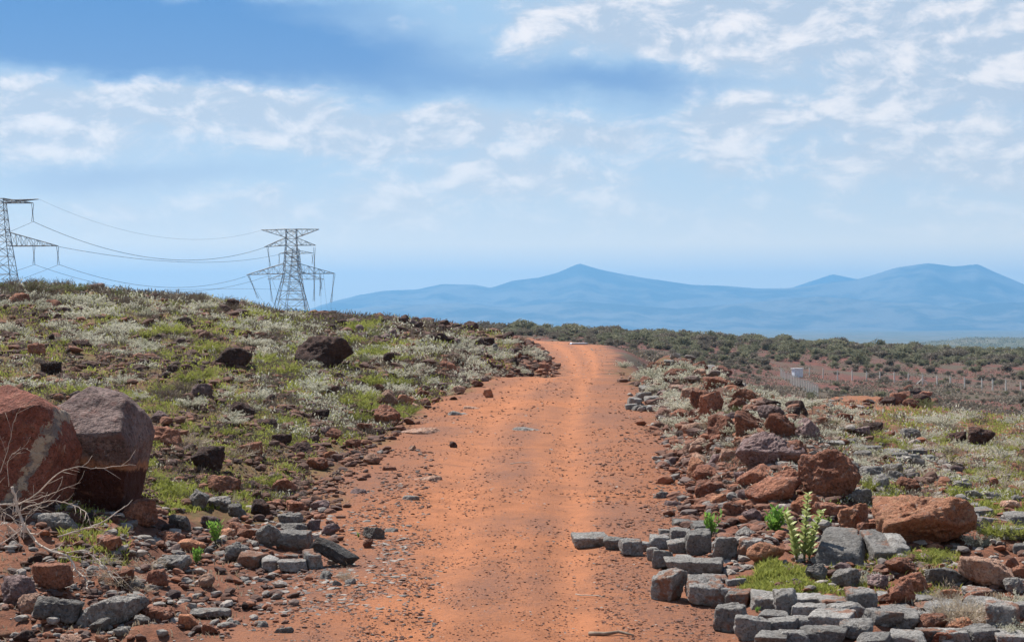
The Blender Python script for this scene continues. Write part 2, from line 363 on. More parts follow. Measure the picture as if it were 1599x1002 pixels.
def rock_fn(c1, c2, c3, stain=None, st=.50, lower=None, grain=28, bumpd=.03, vein=False, lichen=.35):
    def fn(t, b):
        tc = t.new('ShaderNodeTexCoord'); oi = t.new('ShaderNodeObjectInfo')
        rnd = oi.outputs['Random']
        off = t.new('ShaderNodeCombineXYZ'); t.l.new(t.m('MULTIPLY', rnd, 37.0), off.inputs[0]); t.l.new(t.m('MULTIPLY', rnd, 91.0), off.inputs[1])
        P = t.vm('ADD', tc.outputs['Object'], off.outputs[0])
        a = t.noise(P, 2.4, 6, .65, .4); f = t.noise(P, grain, 5, .7); g = t.noise(P, 7, 5, .6)
        c = t.mix(t.ss(a, .36, .64), c1, c2)
        c = t.mix(t.m('MULTIPLY', t.ss(g, .52, .68), .75), c, c3)
        pits = t.ss(t.vor(P, grain*1.3), .30, .12)
        c = t.mix(t.m('MULTIPLY', t.ss(f, .48, .64), .7), c, tuple(x*.38 for x in c1))
        c = t.mix(t.m('MULTIPLY', t.ss(t.noise(P, grain*.6, 3, .6), .56, .66), .45), c, tuple(min(.6, x*1.5) for x in c2))
        c = t.mix(t.m('MULTIPLY', t.ss(t.noise(P, 11, 6, .75), .56, .66), lichen), c, (0.42, 0.40, 0.37))
        hs = t.m('ADD', .66, t.m('MULTIPLY', rnd, .62))
        mul = t.new('ShaderNodeCombineXYZ')
        for i in range(3): t.l.new(hs, mul.inputs[i])
        c = t.mix(1.0, c, mul.outputs[0], 'MULTIPLY')
        if stain:
            c = t.mix(t.m('MULTIPLY', t.ss(t.noise(P, 3.1, 6, .7), st, st+.08), .85), c, stain)
        if vein:
            sp = t.new('ShaderNodeSeparateXYZ'); t.l.new(tc.outputs['Object'], sp.inputs[0])
            q = t.m('ADD', t.m('ADD', sp.outputs[0], t.m('MULTIPLY', sp.outputs[2], -0.52)), t.m('MULTIPLY', t.m('SUBTRACT', a, .5), .7))
            vv = t.ss(t.m('ABSOLUTE', t.m('ADD', t.m('ADD', q, vein), t.m('MULTIPLY', t.m('SUBTRACT', f, .5), .16))), .085, .065)
            c = t.mix(t.m('MULTIPLY', vv, .9), c, t.mix(t.ss(g, .45, .55), (0.22, 0.19, 0.17), (0.48, 0.38, 0.28)))
            c = t.mix(t.m('MULTIPLY', t.ss(t.noise(P, 4.0, 3, .5, 1.2), .64, .70), .8), c, (0.45, 0.30, 0.22))
        if lower:   # lower face coloured a darker maroon below a set height, with an orange rim
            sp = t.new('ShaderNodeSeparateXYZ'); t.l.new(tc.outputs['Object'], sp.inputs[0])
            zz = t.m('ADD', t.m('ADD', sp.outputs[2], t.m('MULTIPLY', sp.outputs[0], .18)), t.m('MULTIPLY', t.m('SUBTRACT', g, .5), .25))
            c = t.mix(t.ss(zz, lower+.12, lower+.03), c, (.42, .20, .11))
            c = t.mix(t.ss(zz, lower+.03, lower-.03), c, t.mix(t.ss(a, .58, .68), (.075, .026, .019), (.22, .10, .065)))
        t.l.new(c, b.inputs['Base Color'])
        h = t.m('ADD', t.m('MULTIPLY', f, .6), t.m('SUBTRACT', g, t.m('MULTIPLY', pits, .35)))
        t.l.new(t.bump(h, 1.0, bumpd*1.8), b.inputs['Normal'])
    return fn
def leaf_fn(c1, c2, trans=.35):
    def fn(t, b):
        oi = t.new('ShaderNodeObjectInfo'); v = t.attr('tint')
        f = t.m('ADD', t.m('MULTIPLY', v, .75), t.m('MULTIPLY', oi.outputs['Random'], .35), clamp=True)
        c = t.mix(f, c1, c2); t.l.new(c, b.inputs['Base Color'])
        tr = t.new('ShaderNodeBsdfTranslucent'); t.l.new(c, tr.inputs[0]); mx = t.new('ShaderNodeMixShader'); mx.inputs[0].default_value = trans
        t.l.new(b.outputs[0], mx.inputs[1]); t.l.new(tr.outputs[0], mx.inputs[2]); t.l.new(mx.outputs[0], t.n['Material Output'].inputs[0])
    return fn
def rubble_fn(t, b):
    v = t.attr('tint'); geo = t.new('ShaderNodeNewGeometry'); n = t.noise(geo.outputs['Position'], 30, 4, .65)
    r = t.new('ShaderNodeValToRGB'); t.l.new(v, r.inputs[0]); e = r.color_ramp.elements
    cols = [(0,(.07,.045,.04)),(.25,(.15,.075,.05)),(.45,(.30,.12,.065)),(.55,(.17,.10,.08)),(.62,(.155,.135,.125)),(.8,(.26,.24,.215)),(1,(.38,.33,.29))]
    e[0].position = 0; e[0].color = cols[0][1]+(1,); e[1].position = 1; e[1].color = cols[-1][1]+(1,)
    for p, c in cols[1:-1]: k = e.new(p); k.color = c+(1,)
    t.l.new(t.mix(t.m('MULTIPLY', t.ss(n, .4, .7), .5), r.outputs[0], (.10, .06, .05)), b.inputs['Base Color'])
    t.l.new(t.bump(n, .8, .02), b.inputs['Normal'])
M = {}
M['ground'] = mat('ground', ground_fn, .95, .15)
M['red'] = mat('red_rock', rock_fn((.20,.080,.050), (.32,.14,.085), (.13,.075,.062)))
M['orange'] = mat('orange_rock', rock_fn((.42,.165,.085), (.50,.24,.14), (.26,.12,.08), lichen=.5))
M['dark'] = mat('dark_lava_rock', rock_fn((.060,.036,.031), (.11,.060,.048), (.16,.072,.048), bumpd=.06, lichen=.15))
M['mauve'] = mat('mauve_rock', rock_fn((.17,.115,.11), (.26,.175,.165), (.13,.07,.06), bumpd=.04))
M['grey'] = mat('grey_rock', rock_fn((.165,.152,.14), (.26,.24,.22), (.15,.10,.08), lichen=.5))
M['block'] = mat('grey_block_stone', rock_fn((.185,.172,.16), (.285,.268,.25), (.12,.10,.085), stain=(.23,.15,.11), st=.575, grain=40, bumpd=.022, lichen=.5))
M['stained'] = mat('stained_block_stone', rock_fn((.185,.172,.16), (.28,.262,.245), (.12,.10,.085), stain=(.22,.10,.058), grain=40, bumpd=.018))
M['darkgrey'] = mat('dark_grey_rock', rock_fn((.085,.080,.078), (.14,.13,.125), (.10,.065,.05), lichen=.35))
M['tan'] = mat('tan_rock', rock_fn((.36,.20,.14), (.46,.28,.20), (.24,.14,.10), lichen=.55))
M['vein'] = mat('veined_rock', rock_fn((.19,.065,.045), (.30,.11,.075), (.36,.17,.11), vein=.02, lichen=.15))
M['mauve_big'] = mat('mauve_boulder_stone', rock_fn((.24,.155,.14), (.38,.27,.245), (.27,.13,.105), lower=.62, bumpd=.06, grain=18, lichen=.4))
M['rubble'] = mat('rubble', rubble_fn)
M['silver'] = mat('silver_leaf', leaf_fn((.27,.27,.17), (.78,.75,.62), .3), .7)
M['olive'] = mat('olive_leaf', leaf_fn((.10,.115,.05), (.22,.235,.10), .3), .7)
M['greyb'] = mat('grey_brown_twigs', leaf_fn((.13,.10,.075), (.26,.215,.165), .1), .8)
M['bright'] = mat('bright_green_leaf', leaf_fn((.09,.21,.03), (.27,.45,.09), .4), .5)
M['waxy'] = mat('waxy_pale_leaf', leaf_fn((.15,.24,.05), (.50,.53,.22), .4), .55)
M['farleaf'] = mat('far_bush_leaf', leaf_fn((.14,.145,.09), (.36,.34,.22), .3), .8)
M['fargrey'] = mat('far_dry_bush_leaf', leaf_fn((.14,.118,.09), (.29,.25,.19), .2), .8)
M['grass'] = mat('grass_blades', leaf_fn((.15,.17,.03), (.44,.46,.12), .4), .7)
M['straw'] = mat('dry_straw', leaf_fn((.32,.24,.14), (.58,.50,.38), .25), .8)
M['twig'] = mat('twig_bark', plain((.22,.17,.13), .35, 9))
M['drywood'] = mat('bleached_dry_wood', plain((.50,.42,.35), .3, 9))
M['steel'] = mat('galvanised_steel', plain((.16,.165,.17), .2, .3), .55, .5)
M['wire'] = mat('conductor_wire', plain((.13,.14,.15), .1, .1), .6)
M['glass_ins'] = mat('insulator_glass', plain((.17,.18,.19), .2, 3), .3, .5)
M['concrete'] = mat('concrete_post', plain((.62,.60,.55), .12, 2))
M['white'] = mat('white_paint', plain((.74,.76,.80), .05, 2), .5, .4)
M['panel'] = mat('pale_blue_panel', plain((.70,.74,.82), .06, 2), .6)
M['dglass'] = mat('car_glass', plain((.10,.14,.20), .1, 1), .1, .6)
M['rubber'] = mat('tyre_rubber', plain((.03,.03,.03), .1, 5), .8)
M['mount'] = mat('mountain', lambda t, b: (
    t.l.new(t.mix(t.ss(t.noise(t.new('ShaderNodeNewGeometry').outputs['Position'], .0011, 8, .68), .42, .58), (.06,.07,.07), (.16,.15,.13)), b.inputs['Base Color'])), .95, .1)

# ------------------------------------------------------------------ land sheet
def build_ground():
    Ys = np.r_[np.exp(np.arange(math.log(8.5), math.log(1300), .0088)), np.exp(np.arange(math.log(1315), math.log(33800), .03))]
    ts = np.r_[np.linspace(-.62, -.315, 40, endpoint=False), np.linspace(-.315, .315, 470), np.linspace(.315, .62, 41)[1:]]
    Yg = np.broadcast_to(Ys[:,None], (len(Ys), len(ts))); Xg = ts[None,:]*(Yg+3)
    X, Y = Xg.ravel(), Yg.ravel()
    Z = ground_z(X, Y)
    nt = len(ts); i = np.arange(len(Ys)-1)[:,None]*nt+np.arange(nt-1)[None,:]; i = i.ravel()
    Fc = np.c_[i, i+1, i+nt+1, i+nt]
    sd, u = road_sd(X, Y); px = X/Y*F+CX
    edge = fbm(np.c_[X, Y]/1.3, 4, 3)*0.55*np.clip(Y/25, .7, 3)
    road = sstep(sd+edge, -0.35, 0.35)*(Y < 400)
    # orange cleared patch far right, and bare spots
    row = CY-F*(Z-CZ)/Y
    patch = np.exp(-((px-1335)/85)**2-((Y-105)/22)**2)*3.2+np.exp(-((px-1500)/130)**2-((Y-78)/7)**2)*1.1+np.exp(-((px-1480)/70)**2-((Y-33)/2.6)**2)*1.1 \
        + np.exp(-((px-1570)/60)**2-((Y-27)/2.0)**2) + np.exp(-((px-500)/90)**2-((Y-26)/1.8)**2)
    patch = sstep(patch+fbm(np.c_[X, Y]/4, 4, 9)*.5, .45, .85)
    lowl = (1-sstep(Y, 18, 22))*0.28*(px < 500)+(1-sstep(Y, 19, 22))*.4*(px > 1000)
    road = np.clip(np.maximum(road, np.maximum(patch*.85, lowl)), 0, 1)
    wu = fbm(np.c_[X, Y]/np.array([3., 7.]), 3, 71)*.05; track = (np.exp(-((u+wu-.34)/.09)**2)*.9+np.exp(-((u+wu-.665)/.06)**2)+.4*np.exp(-((u-wu-.56)/.035)**2))*(Y < 330)
    track += np.exp(-((u-.5)/.1)**2)*sstep(Y, 14, 15)*0
    green = np.where(px < 800, sstep(Y, 19, 24)*.95, sstep(Y, 24, 40)*.75)*(1-sstep(Y, 150, 200))
    valley = sstep(Y+fbm(np.c_[X, Y]/15, 3, 4)*12, 112, 150)*sstep(px, 700, 900)
    valley = np.maximum(valley, sstep(Y, 150, 200))
    far = sstep(Y, 900, 1500)
    me = np_mesh('ground', np.c_[X, Y, Z], Fc, dict(edge=1-sstep(sd+edge, 0.1, 1.3), road=road, track=track, green=green, valley=valley, far=far), True)
    tag(link('ground', me, M['ground']), kind='structure')
build_ground()
def build_mountains():
    prof = np.array([(-900,495),(0,492),(300,491),(400,489),(480,487),(520,470),(560,461),(600,455),(650,453),(690,444),(740,445),(766,450),(800,439),(840,434),(870,426),(895,415),(905,411),(918,415),(940,421),(975,428),(1010,434),(1040,438),(1080,444),(1140,446),(1180,450),(1225,450),(1260,447),(1300,440),(1335,437),(1360,430),(1400,418),(1450,411),(1490,416),(1527,412),(1550,423),(1600,444),(1680,458),(1800,468),(2100,480),(2600,490)], float)
    prof2 = np.array([(-900,500),(1150,500),(1220,455),(1260,441),(1300,428),(1330,434),(1400,446),(1500,470),(2600,495)], float)
    prof3 = np.array([(-900,503),(380,503),(520,486),(600,478),(700,474),(800,480),(900,470),(980,476),(1060,482),(1180,472),(1280,463),(1380,472),(1480,480),(1560,473),(1700,470),(2000,480),(2600,498)], float)
    for nm, pr, D0, wd, seed in (('mountain_range', prof, 27000, 5200, 1), ('far_mountain', prof2, 31500, 3200, 8), ('foothill_range', prof3, 22500, 2600, 15)):
        px = np.linspace(-800, 2500, 560); Dd = np.linspace(D0-wd, D0+wd*.6, 60)
        PX, DD = np.meshgrid(px, Dd); X = (PX-CX)/F*DD; Y = DD
        top = (CY-np.interp(PX, pr[:,0], pr[:,1]))/F*D0
        s = (DD-D0)/wd; f = np.where(s < 0, (1-np.abs(s))**1.25, 1-(s/.6)**2)
        base = -130.0
        n = fbm(np.c_[X.ravel(), Y.ravel()]/1500, 6, seed).reshape(X.shape)
        ridges = -np.abs(fbm(np.c_[X.ravel(), Y.ravel()*.35]/800, 5, seed+40)).reshape(X.shape)
        Z = base+(top-base)*f+(n*120+ridges*300+90)*f*(1-np.exp(-(s*5)**2))+n*14*f
        nt = len(px); i = (np.arange(len(Dd)-1)[:,None]*nt+np.arange(nt-1)[None,:]).ravel()
        me = np_mesh(nm, np.c_[X.ravel(), Y.ravel(), Z.ravel()+CZ], np.c_[i, i+1, i+nt+1, i+nt], smooth=True)
        tag(link(nm, me, M['mount']), kind='structure')
build_mountains()

# ------------------------------------------------------------------ labels that single things out
LM_ = [(60,790,'the big veined boulder at the left edge'),(165,800,'the big mauve boulder on the left'),(313,633,'the round mauve slope stone'),(505,574,'the large dark slope boulder'),
 (613,637,'the tan boulder pair'),(363,486,'the round black skyline boulder'),(665,503,'the flat-topped skyline boulder'),(150,455,'the left skyline lava boulder'),
 (460,880,'the small stacked stone pile'),(338,858,'the taller left green seedling'),(175,977,'the long bottom-left grey slab'),(307,880,'the small bright green seedling'),
 (120,880,'the dry branches on the left'),(1200,745,'the broad mauve bank boulder'),(1295,786,'the big round red boulder'),(1440,859,'the large orange boulder'),
 (1340,880,'the long grey lava slab'),(1255,880,'the tall waxy-leaved plant'),(1080,899,'the roadside block stack'),(1110,663,'the pointed brown boulder'),(1055,597,'the red boulder near road crest'),
 (1088,746,'the orange roadside stone'),(1390,719,'the layered grey ledge'),(1530,703,'the dark boulder in pale scrub'),(1420,632,'the far rock pile'),(1005,640,'the pale stone heap near crest'),
 (1545,990,'the bottom-right block corner'),(1240,965,'the bottom paved block rows'),(770,555,'the upright grey stone'),(30,560,'the reddish left-edge rocks'),
 (1245,592,'the white cabin'),(905,545,'the white van'),(455,490,'the main pylon'),(1218,592,'the post fence corner'),(1065,668,'the pale green roadside bush'),(1180,650,'the right bank top'),(240,560,'the middle left slope'),(905,520,'the road end under the peak'),(1330,560,'the valley right of the cabin'),(1450,550,'the valley below the right mountain'),(1590,575,'the right edge of the valley'),(1100,545,'the valley before the bush belt'),(1440,592,'the braced fence post'),(1599,640,'the right-hand grassy flat'),(600,580,'the left bank silver shrubs'),(800,560,'the left bank by the crest')]
used = {}
pend = []
def autolabel(o, px, row, desc):
    """queue: nearest landmark + direction, resolved later so that each label is unique"""
    pend.append((o, px, row, desc))
def resolve():
    bins = {}
    for o, px, row, desc in pend:
        best = sorted((abs(px-a)+2.2*abs(row-b), i) for i, (a, b, _) in enumerate(LM_))[0][1]
        a, b, ph = LM_[best]; dx, dy = px-a, (row-b)*2.2
        if abs(dx) > 2.2*abs(dy): d = 'right of' if dx > 0 else 'left of'
        elif abs(dy) > 2.2*abs(dx): d = 'in front of' if dy > 0 else 'behind'
        else: d = ('below' if dy > 0 else 'above')+' '+('right of' if dx > 0 else 'left of')
        bins.setdefault((desc, d, ph), []).append((dx*dx+dy*dy, o))
    nth = ['nearest', 'second nearest', 'third nearest', 'fourth nearest', 'fifth nearest', 'sixth nearest', 'seventh nearest', 'eighth nearest', 'ninth nearest', 'tenth nearest', 'eleventh nearest', 'twelfth nearest']
    for (desc, d, ph), L in bins.items():
        L.sort(key=lambda q: q[0])
        for i, (_, o) in enumerate(L):
            if len(L) == 1: s = f'{desc} {d} {ph}'
            elif i < 12: s = f'{nth[i]} {desc} {d} {ph}'
            else: s = f'far {desc} {d} {ph}'
            ws = s.split()
            if len(ws) > 16:
                for cut in ('the ', ' big', ' large', ' small', ' high', ' long'):
                    if len(s.split()) <= 16: break
                    s = s.replace(cut, '' if cut == 'the ' else '', 1)
            o['label'] = s

# ------------------------------------------------------------------ rocks
def ico(n):
    bm = bmesh.new(); bmesh.ops.create_icosphere(bm, subdivisions=n, radius=1)
    V = np.array([v.co[:] for v in bm.verts]); Fc = np.array([[v.index for v in f.verts] for f in bm.faces]); bm.free()
    return V/np.linalg.norm(V, axis=1)[:,None], Fc
ICO = {n: ico(n) for n in (1, 2, 3, 4, 5, 6)}
def rock_geo(seed, lvl=4, style='rock', dims=(1, 1, 1), planes=None, p=None):
    hero = planes is not None
    rng = np.random.default_rng(seed); d, Fc = ICO[lvl]
    if planes is not None: N = np.array([q[:3] for q in planes], float); h = np.array([q[3] for q in planes], float); N /= np.linalg.norm(N, axis=1)[:,None]; p = p or 16
    elif style == 'block':
        N = np.r_[np.eye(3), -np.eye(3)]+rng.normal(0, .11, (6, 3)); h = np.full(6, .5)*rng.uniform(.9, 1.08, 6)
        E = rng.normal(0, 1, (8, 3)); E /= np.linalg.norm(E, axis=1)[:,None]; N = np.r_[N, E]; h = np.r_[h, rng.uniform(.55, .74, 8)]; N /= np.linalg.norm(N, axis=1)[:,None]; p = 22
    elif style == 'round':
        N = rng.normal(0, 1, (26, 3)); N /= np.linalg.norm(N, axis=1)[:,None]; h = rng.uniform(.36, .56, 26); p = 11
    else:
        N = rng.normal(0, 1, (15, 3)); N /= np.linalg.norm(N, axis=1)[:,None]; h = rng.uniform(.30, .56, 15)
        N = np.r_[N, np.eye(3), -np.eye(3)]; h = np.r_[h, np.full(6, .52)]; p = 24
    q = np.maximum(d@N.T, 0)/h[None,:]
    V = d/((q**p).sum(1)**(1/p))[:,None]
    lo, hi = V.min(0), V.max(0); V = (V-(lo+hi)/2)/(hi-lo)*np.array(dims)
    m = min(dims); amp = {'block': .085, 'round': .085}.get(style, .095)*m
    if hero: amp = .032*m
    s = m*.42
    disp = fbm(V/s+seed*3.1, 3, seed % 97)*amp + fbm(V/(s*.26)+seed, 3, (seed+5) % 97)*amp*.62 - np.maximum(0, fbm(V/(s*.5)+seed*2, 2, (seed+15) % 97)-.15)*amp*1.5
    if lvl >= 4: disp += fbm(V/(s*.09)+seed, 3, (seed+9) % 97)*amp*.30
    V = V+d*disp[:,None]
    V[:,2] -= V[:,2].min()
    return V, Fc
def rock_obj(name, seed, dims, m, lvl, style='rock', tilt=(0, 0, 0), planes=None, p=None):
    V, Fc = rock_geo(seed, lvl, style, dims, planes, p)
    if any(tilt):
        R = np.array(Euler([math.radians(a) for a in tilt]).to_matrix()); V = V@R.T; V[:,2] -= V[:,2].min()
    me = np_mesh(name, V, Fc, smooth=True); o = link(name, me, M[m]); return o
GR = {'rock': 'rocks lying along the dirt road', 'block': 'grey building stones stacked by the road'}
nrock = 0
def place_rock(cx, base, wpx, hpx, m, style='rock', label=None, tilt=(0, 0, 0), desc=None, planes=None, sink=.12, dep=None, seed=None, yaw=0, name=None, p=None):
    global nrock
    nrock += 1; seed = seed or (nrock*17+5)
    rng = random.Random(seed)
    X, D, Z = at(cx, base); X, D, Z = X[0], D[0], Z[0]
    w = wpx*D/F; h = hpx*D/F/(1-sink)
    dp = (dep or rng.uniform(.75, 1.0))*w
    if style == 'block': dp = (dep or rng.uniform(.8, 1.15))*min(w, max(h*1.7, w*.6))
    if style == 'block' and not any(tilt): w *= 1.14; dp *= 1.25; h *= 1.02
    if style == 'block' and not any(tilt): tilt = (rng.uniform(0, 9) if base > 900 else rng.uniform(-2, 6), rng.uniform(-5, 5), rng.uniform(-10, 10)); h = max(h-dp*.11, h*.66)
    lvl = 6 if wpx > 90 else 5 if wpx > 30 else 4 if wpx > 16 else 3
    o = rock_obj(name or ('stone_block' if style == 'block' else 'boulder' if wpx > 55 else 'rock'), seed, (w, dp, h), m, lvl, style, tilt, planes, p)
    Yc = D+dp*.42; Xc = X*Yc/D; zc = min(ground_z(Xc, Yc)[0], Z+.3*h); zc = min(zc, Z+h*.25)
    o.location = (Xc, Yc, min(zc, Z)-h*sink); o.rotation_euler = (0, 0, math.radians(yaw or rng.uniform(-8, 8)))
    cat = 'block' if style == 'block' else 'rock'
    tag(o, label, cat, GR[cat])
    colour = {'red': 'red-brown', 'orange': 'orange', 'dark': 'dark brown', 'mauve': 'mauve-brown', 'grey': 'grey', 'block': 'grey', 'stained': 'soil-stained grey', 'tan': 'tan'}.get(m, 'brown')
    if not label:
        sz = 'large' if wpx > 45 else 'mid-sized' if wpx > 26 else 'small'
        autolabel(o, cx, base, f'{sz} {colour} ' + (desc or ('squared block' if style == 'block' else 'rounded stone' if style == 'round' else 'angular rock')))
    return o
# the two big boulders on the left
place_rock(28, 790, 186, 186, 'vein', label='huge flat-faced maroon boulder with a pale vein, cut off by the left edge', dep=.6, seed=901, yaw=0.01, sink=.04,
    planes=[(0.05,-1,.06,.40),(-.2,-.35,1,.47),(.45,.1,1,.50),(1,-.1,.35,.45),(1,-.15,-.30,.42),(-1,0,.2,.5),(0,1,.3,.5),(0,0,-1,.5),(.9,-.15,.9,.52)], p=60)
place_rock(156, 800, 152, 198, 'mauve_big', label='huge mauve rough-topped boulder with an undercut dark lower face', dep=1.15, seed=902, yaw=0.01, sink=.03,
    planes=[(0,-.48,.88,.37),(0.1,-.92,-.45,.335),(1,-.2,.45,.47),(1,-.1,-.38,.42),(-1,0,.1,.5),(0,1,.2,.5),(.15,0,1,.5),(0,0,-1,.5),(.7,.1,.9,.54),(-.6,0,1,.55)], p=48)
R_ = [ # left slope
 (371,884,36,30,'grey'),(420,869,38,34,'grey','round'),(440,885,24,18,'red'),(313,633,37,26,'mauve','round'),(249,667,28,20,'mauve'),(346,774,50,28,'red'),(325,738,50,34,'dark'),(311,797,34,28,'grey'),(342,800,36,20,'grey'),(259,700,58,32,'red'),(376,660,44,24,'dark'),
 (222,818,56,38,'red'),(281,825,34,24,'grey'),(300,861,44,20,'orange','round'),(272,848,36,20,'red'),(278,890,48,26,'grey','rock',-15),(322,918,26,23,'tan','round'),(216,919,24,18,'grey'),
 (193,912,33,28,'red'),(246,910,33,27,'red'),(170,865,42,24,'red'),(92,828,56,30,'grey'),(56,955,60,33,'tan','round'),(90,975,70,32,'grey','rock',8),(175,977,108,40,'grey'),(244,970,50,23,'red'),
 (157,986,32,18,'grey'),(190,991,28,18,'grey'),(222,984,26,14,'grey'),(40,998,32,20,'dark'),(112,1004,36,20,'tan'),(160,1002,22,18,'orange'),(295,988,28,23,'orange'),(328,994,24,16,'red'),
 (320,960,78,14,'grey'),(214,945,44,22,'red'),(24,942,54,42,'mauve'),(82,925,62,38,'red'),(384,860,28,20,'red'),(371,845,30,26,'red'),(330,826,30,20,'mauve'),(356,850,26,18,'orange'),
 (371,810,30,21,'grey'),(408,809,30,28,'dark'),(453,823,42,18,'grey'),(462,834,46,13,'grey'),(489,828,24,15,'mauve'),(517,834,30,17,'mauve'),(583,841,34,16,'grey','rock',6),(575,855,17,14,'red'),
 (464,800,34,18,'red'),(500,800,30,17,'mauve'),(430,795,26,16,'red'),(445,770,40,24,'red'),(430,756,28,18,'mauve'),(580,725,28,18,'tan','round'),(515,722,24,14,'orange','round'),(520,690,26,16,'red'),
 (470,712,34,20,'dark'),(495,735,36,18,'red'),(440,700,30,20,'dark'),(552,700,24,14,'red'),
 (507,574,90,46,'dark'),(614,575,30,18,'dark'),(604,637,36,27,'tan','round'),(632,638,26,20,'orange','round'),(605,666,42,32,'red','round'),(649,640,14,10,'tan'),(718,615,18,13,'tan'),(762,621,16,14,'orange'),
 (665,504,30,13,'mauve','round'),(592,502,15,12,'dark','round'),(628,504,13,8,'dark','round'),(612,505,10,7,'dark'),(653,520,18,18,'dark'),(583,521,25,14,'tan'),(773,556,12,20,'grey','round'),(516,492,11,5,'grey'),
 (416,680,30,16,'dark'),(149,456,30,13,'mauve','round'),(363,486,22,21,'dark','round'),(345,485,16,14,'dark','round'),(28,476,36,18,'red'),(84,481,26,13,'red'),(363,580,58,32,'dark'),(57,556,26,20,'red'),
 (80,590,32,26,'dark'),(211,572,24,14,'dark'),(325,545,22,13,'red'),(240,530,24,12,'dark'),(290,510,26,14,'dark'),(130,545,30,16,'dark'),(160,500,22,10,'red'),(430,520,26,12,'dark'),(455,545,20,12,'dark'),
 (700,540,20,14,'dark'),(690,520,18,12,'dark'),(720,560,24,14,'dark'),(740,540,20,14,'mauve'),(840,560,18,10,'dark'),(850,580,20,14,'red'),(800,575,22,14,'dark'),(700,585,26,16,'red'),(675,600,24,14,'dark'),(745,605,20,10,'red'),
 (560,610,26,16,'dark'),(520,620,24,16,'dark'),(610,600,24,14,'dark'),(660,625,22,12,'red'),(690,612,18,10,'mauve'),(545,660,26,16,'red'),(500,670,28,18,'dark'),(570,680,26,16,'red'),(390,720,36,24,'red'),(270,590,24,14,'dark'),(180,590,24,14,'dark'),(708,697,12,9,'dark'),
 # right bank
 (1200,745,104,58,'mauve'),(1110,663,40,46,'red'),(1152,655,30,22,'red'),(1172,687,48,40,'red'),(1145,677,28,22,'mauve','round'),(1093,716,34,27,'tan','round'),(1085,692,42,22,'tan','round'),(1088,746,32,29,'orange','round'),
 (1049,727,14,13,'mauve'),(1112,745,28,18,'mauve'),(1056,597,38,22,'red','round'),(1093,577,20,12,'red'),(1124,612,50,22,'red'),(1145,610,34,14,'dark','rock',-12),(1062,655,30,17,'red'),(1075,674,20,12,'red'),
 (1095,728,30,22,'tan','round'),(1118,730,24,20,'mauve'),(1120,700,26,18,'red','round'),(1135,720,26,22,'tan'),(1240,735,44,42,'red'),(1295,784,92,76,'red','round'),(1205,795,82,42,'red'),(1106,782,46,28,'red'),
 (1122,796,30,22,'orange','round'),(1145,792,24,18,'grey'),(1165,790,28,18,'mauve'),(1130,765,34,20,'red'),(1162,765,34,20,'mauve'),(1080,768,22,12,'red'),(1175,820,34,26,'mauve','round'),(1172,835,30,14,'red'),(1142,812,30,22,'red'),
 (1442,859,150,78,'orange'),(1332,835,48,42,'orange'),(1300,818,58,30,'red'),(1356,843,36,20,'red'),(1428,924,44,34,'red'),(1408,955,44,34,'red'),(1540,919,78,44,'tan'),(1409,905,50,24,'red'),(1477,913,64,26,'grey'),
 (1196,890,60,32,'orange','round'),(1590,905,30,26,'red'),(1580,885,26,22,'red'),(1585,925,34,22,'grey'),(1480,940,34,20,'orange'),(1455,985,44,28,'red'),(1500,990,38,24,'orange'),(1475,1003,44,20,'red'),(1520,945,30,22,'red'),
 (1322,922,48,28,'grey'),(1275,907,34,29,'grey'),(1315,895,30,18,'mauve'),(1170,850,44,22,'grey','round'),(1370,925,32,20,'mauve'),(1385,945,26,18,'red'),(1440,880,24,14,'red'),(1460,862,26,14,'orange'),
 (1530,703,44,28,'dark'),(1492,700,32,20,'dark'),(1365,682,32,22,'dark','round'),(1421,691,32,22,'grey'),(1345,690,26,14,'mauve'),(1385,690,26,13,'red'),(1235,665,30,18,'dark'),(1300,675,34,16,'dark'),(1320,660,26,12,'red'),(1205,650,28,16,'dark'),
 (1260,715,24,10,'orange'),(1345,725,30,14,'grey'),(1330,745,28,20,'grey'),(1360,760,40,24,'grey'),(1394,748,38,17,'grey','rock',-8),(1345,790,30,26,'grey'),(1420,775,44,26,'red'),(1400,760,30,18,'grey'),(1440,800,40,20,'grey'),(1470,775,26,14,'orange'),(1520,785,28,14,'grey'),
 (1385,800,40,22,'grey'),(1375,775,24,28,'grey'),(1500,775,30,14,'grey'),(1550,785,28,12,'grey'),(1578,798,32,16,'tan','round'),(1545,770,24,12,'red'),(1565,830,40,16,'red','round'),(1590,790,24,14,'grey'),
 (1130,692,48,36,'red'),(1178,708,42,28,'tan'),(1218,692,54,38,'red'),(1258,695,46,32,'mauve'),(1098,645,42,32,'red'),(1160,642,40,28,'red'),(1203,668,42,28,'mauve'),(1245,655,38,24,'dark'),(1180,770,62,38,'red'),(1232,775,52,36,'red'),(1262,806,52,32,'orange'),(1080,625,34,24,'tan'),(1128,590,34,20,'red'),(1010,600,22,14,'red'),(1100,760,40,28,'red'),
 (1090,590,24,14,'tan'),(1110,580,22,12,'grey'),(1070,572,22,10,'red'),(1040,580,24,12,'red'),(1020,575,20,10,'red'),(1060,615,28,14,'tan'),(1090,640,24,14,'tan'),(1035,620,22,12,'mauve'),
]
for r in R_:
    st = r[5] if len(r) > 5 else 'rock'; tl = (0, r[6], 0) if len(r) > 6 else (0, 0, 0)
    place_rock(r[0], r[1], r[2], r[3], r[4], st, tilt=tl)
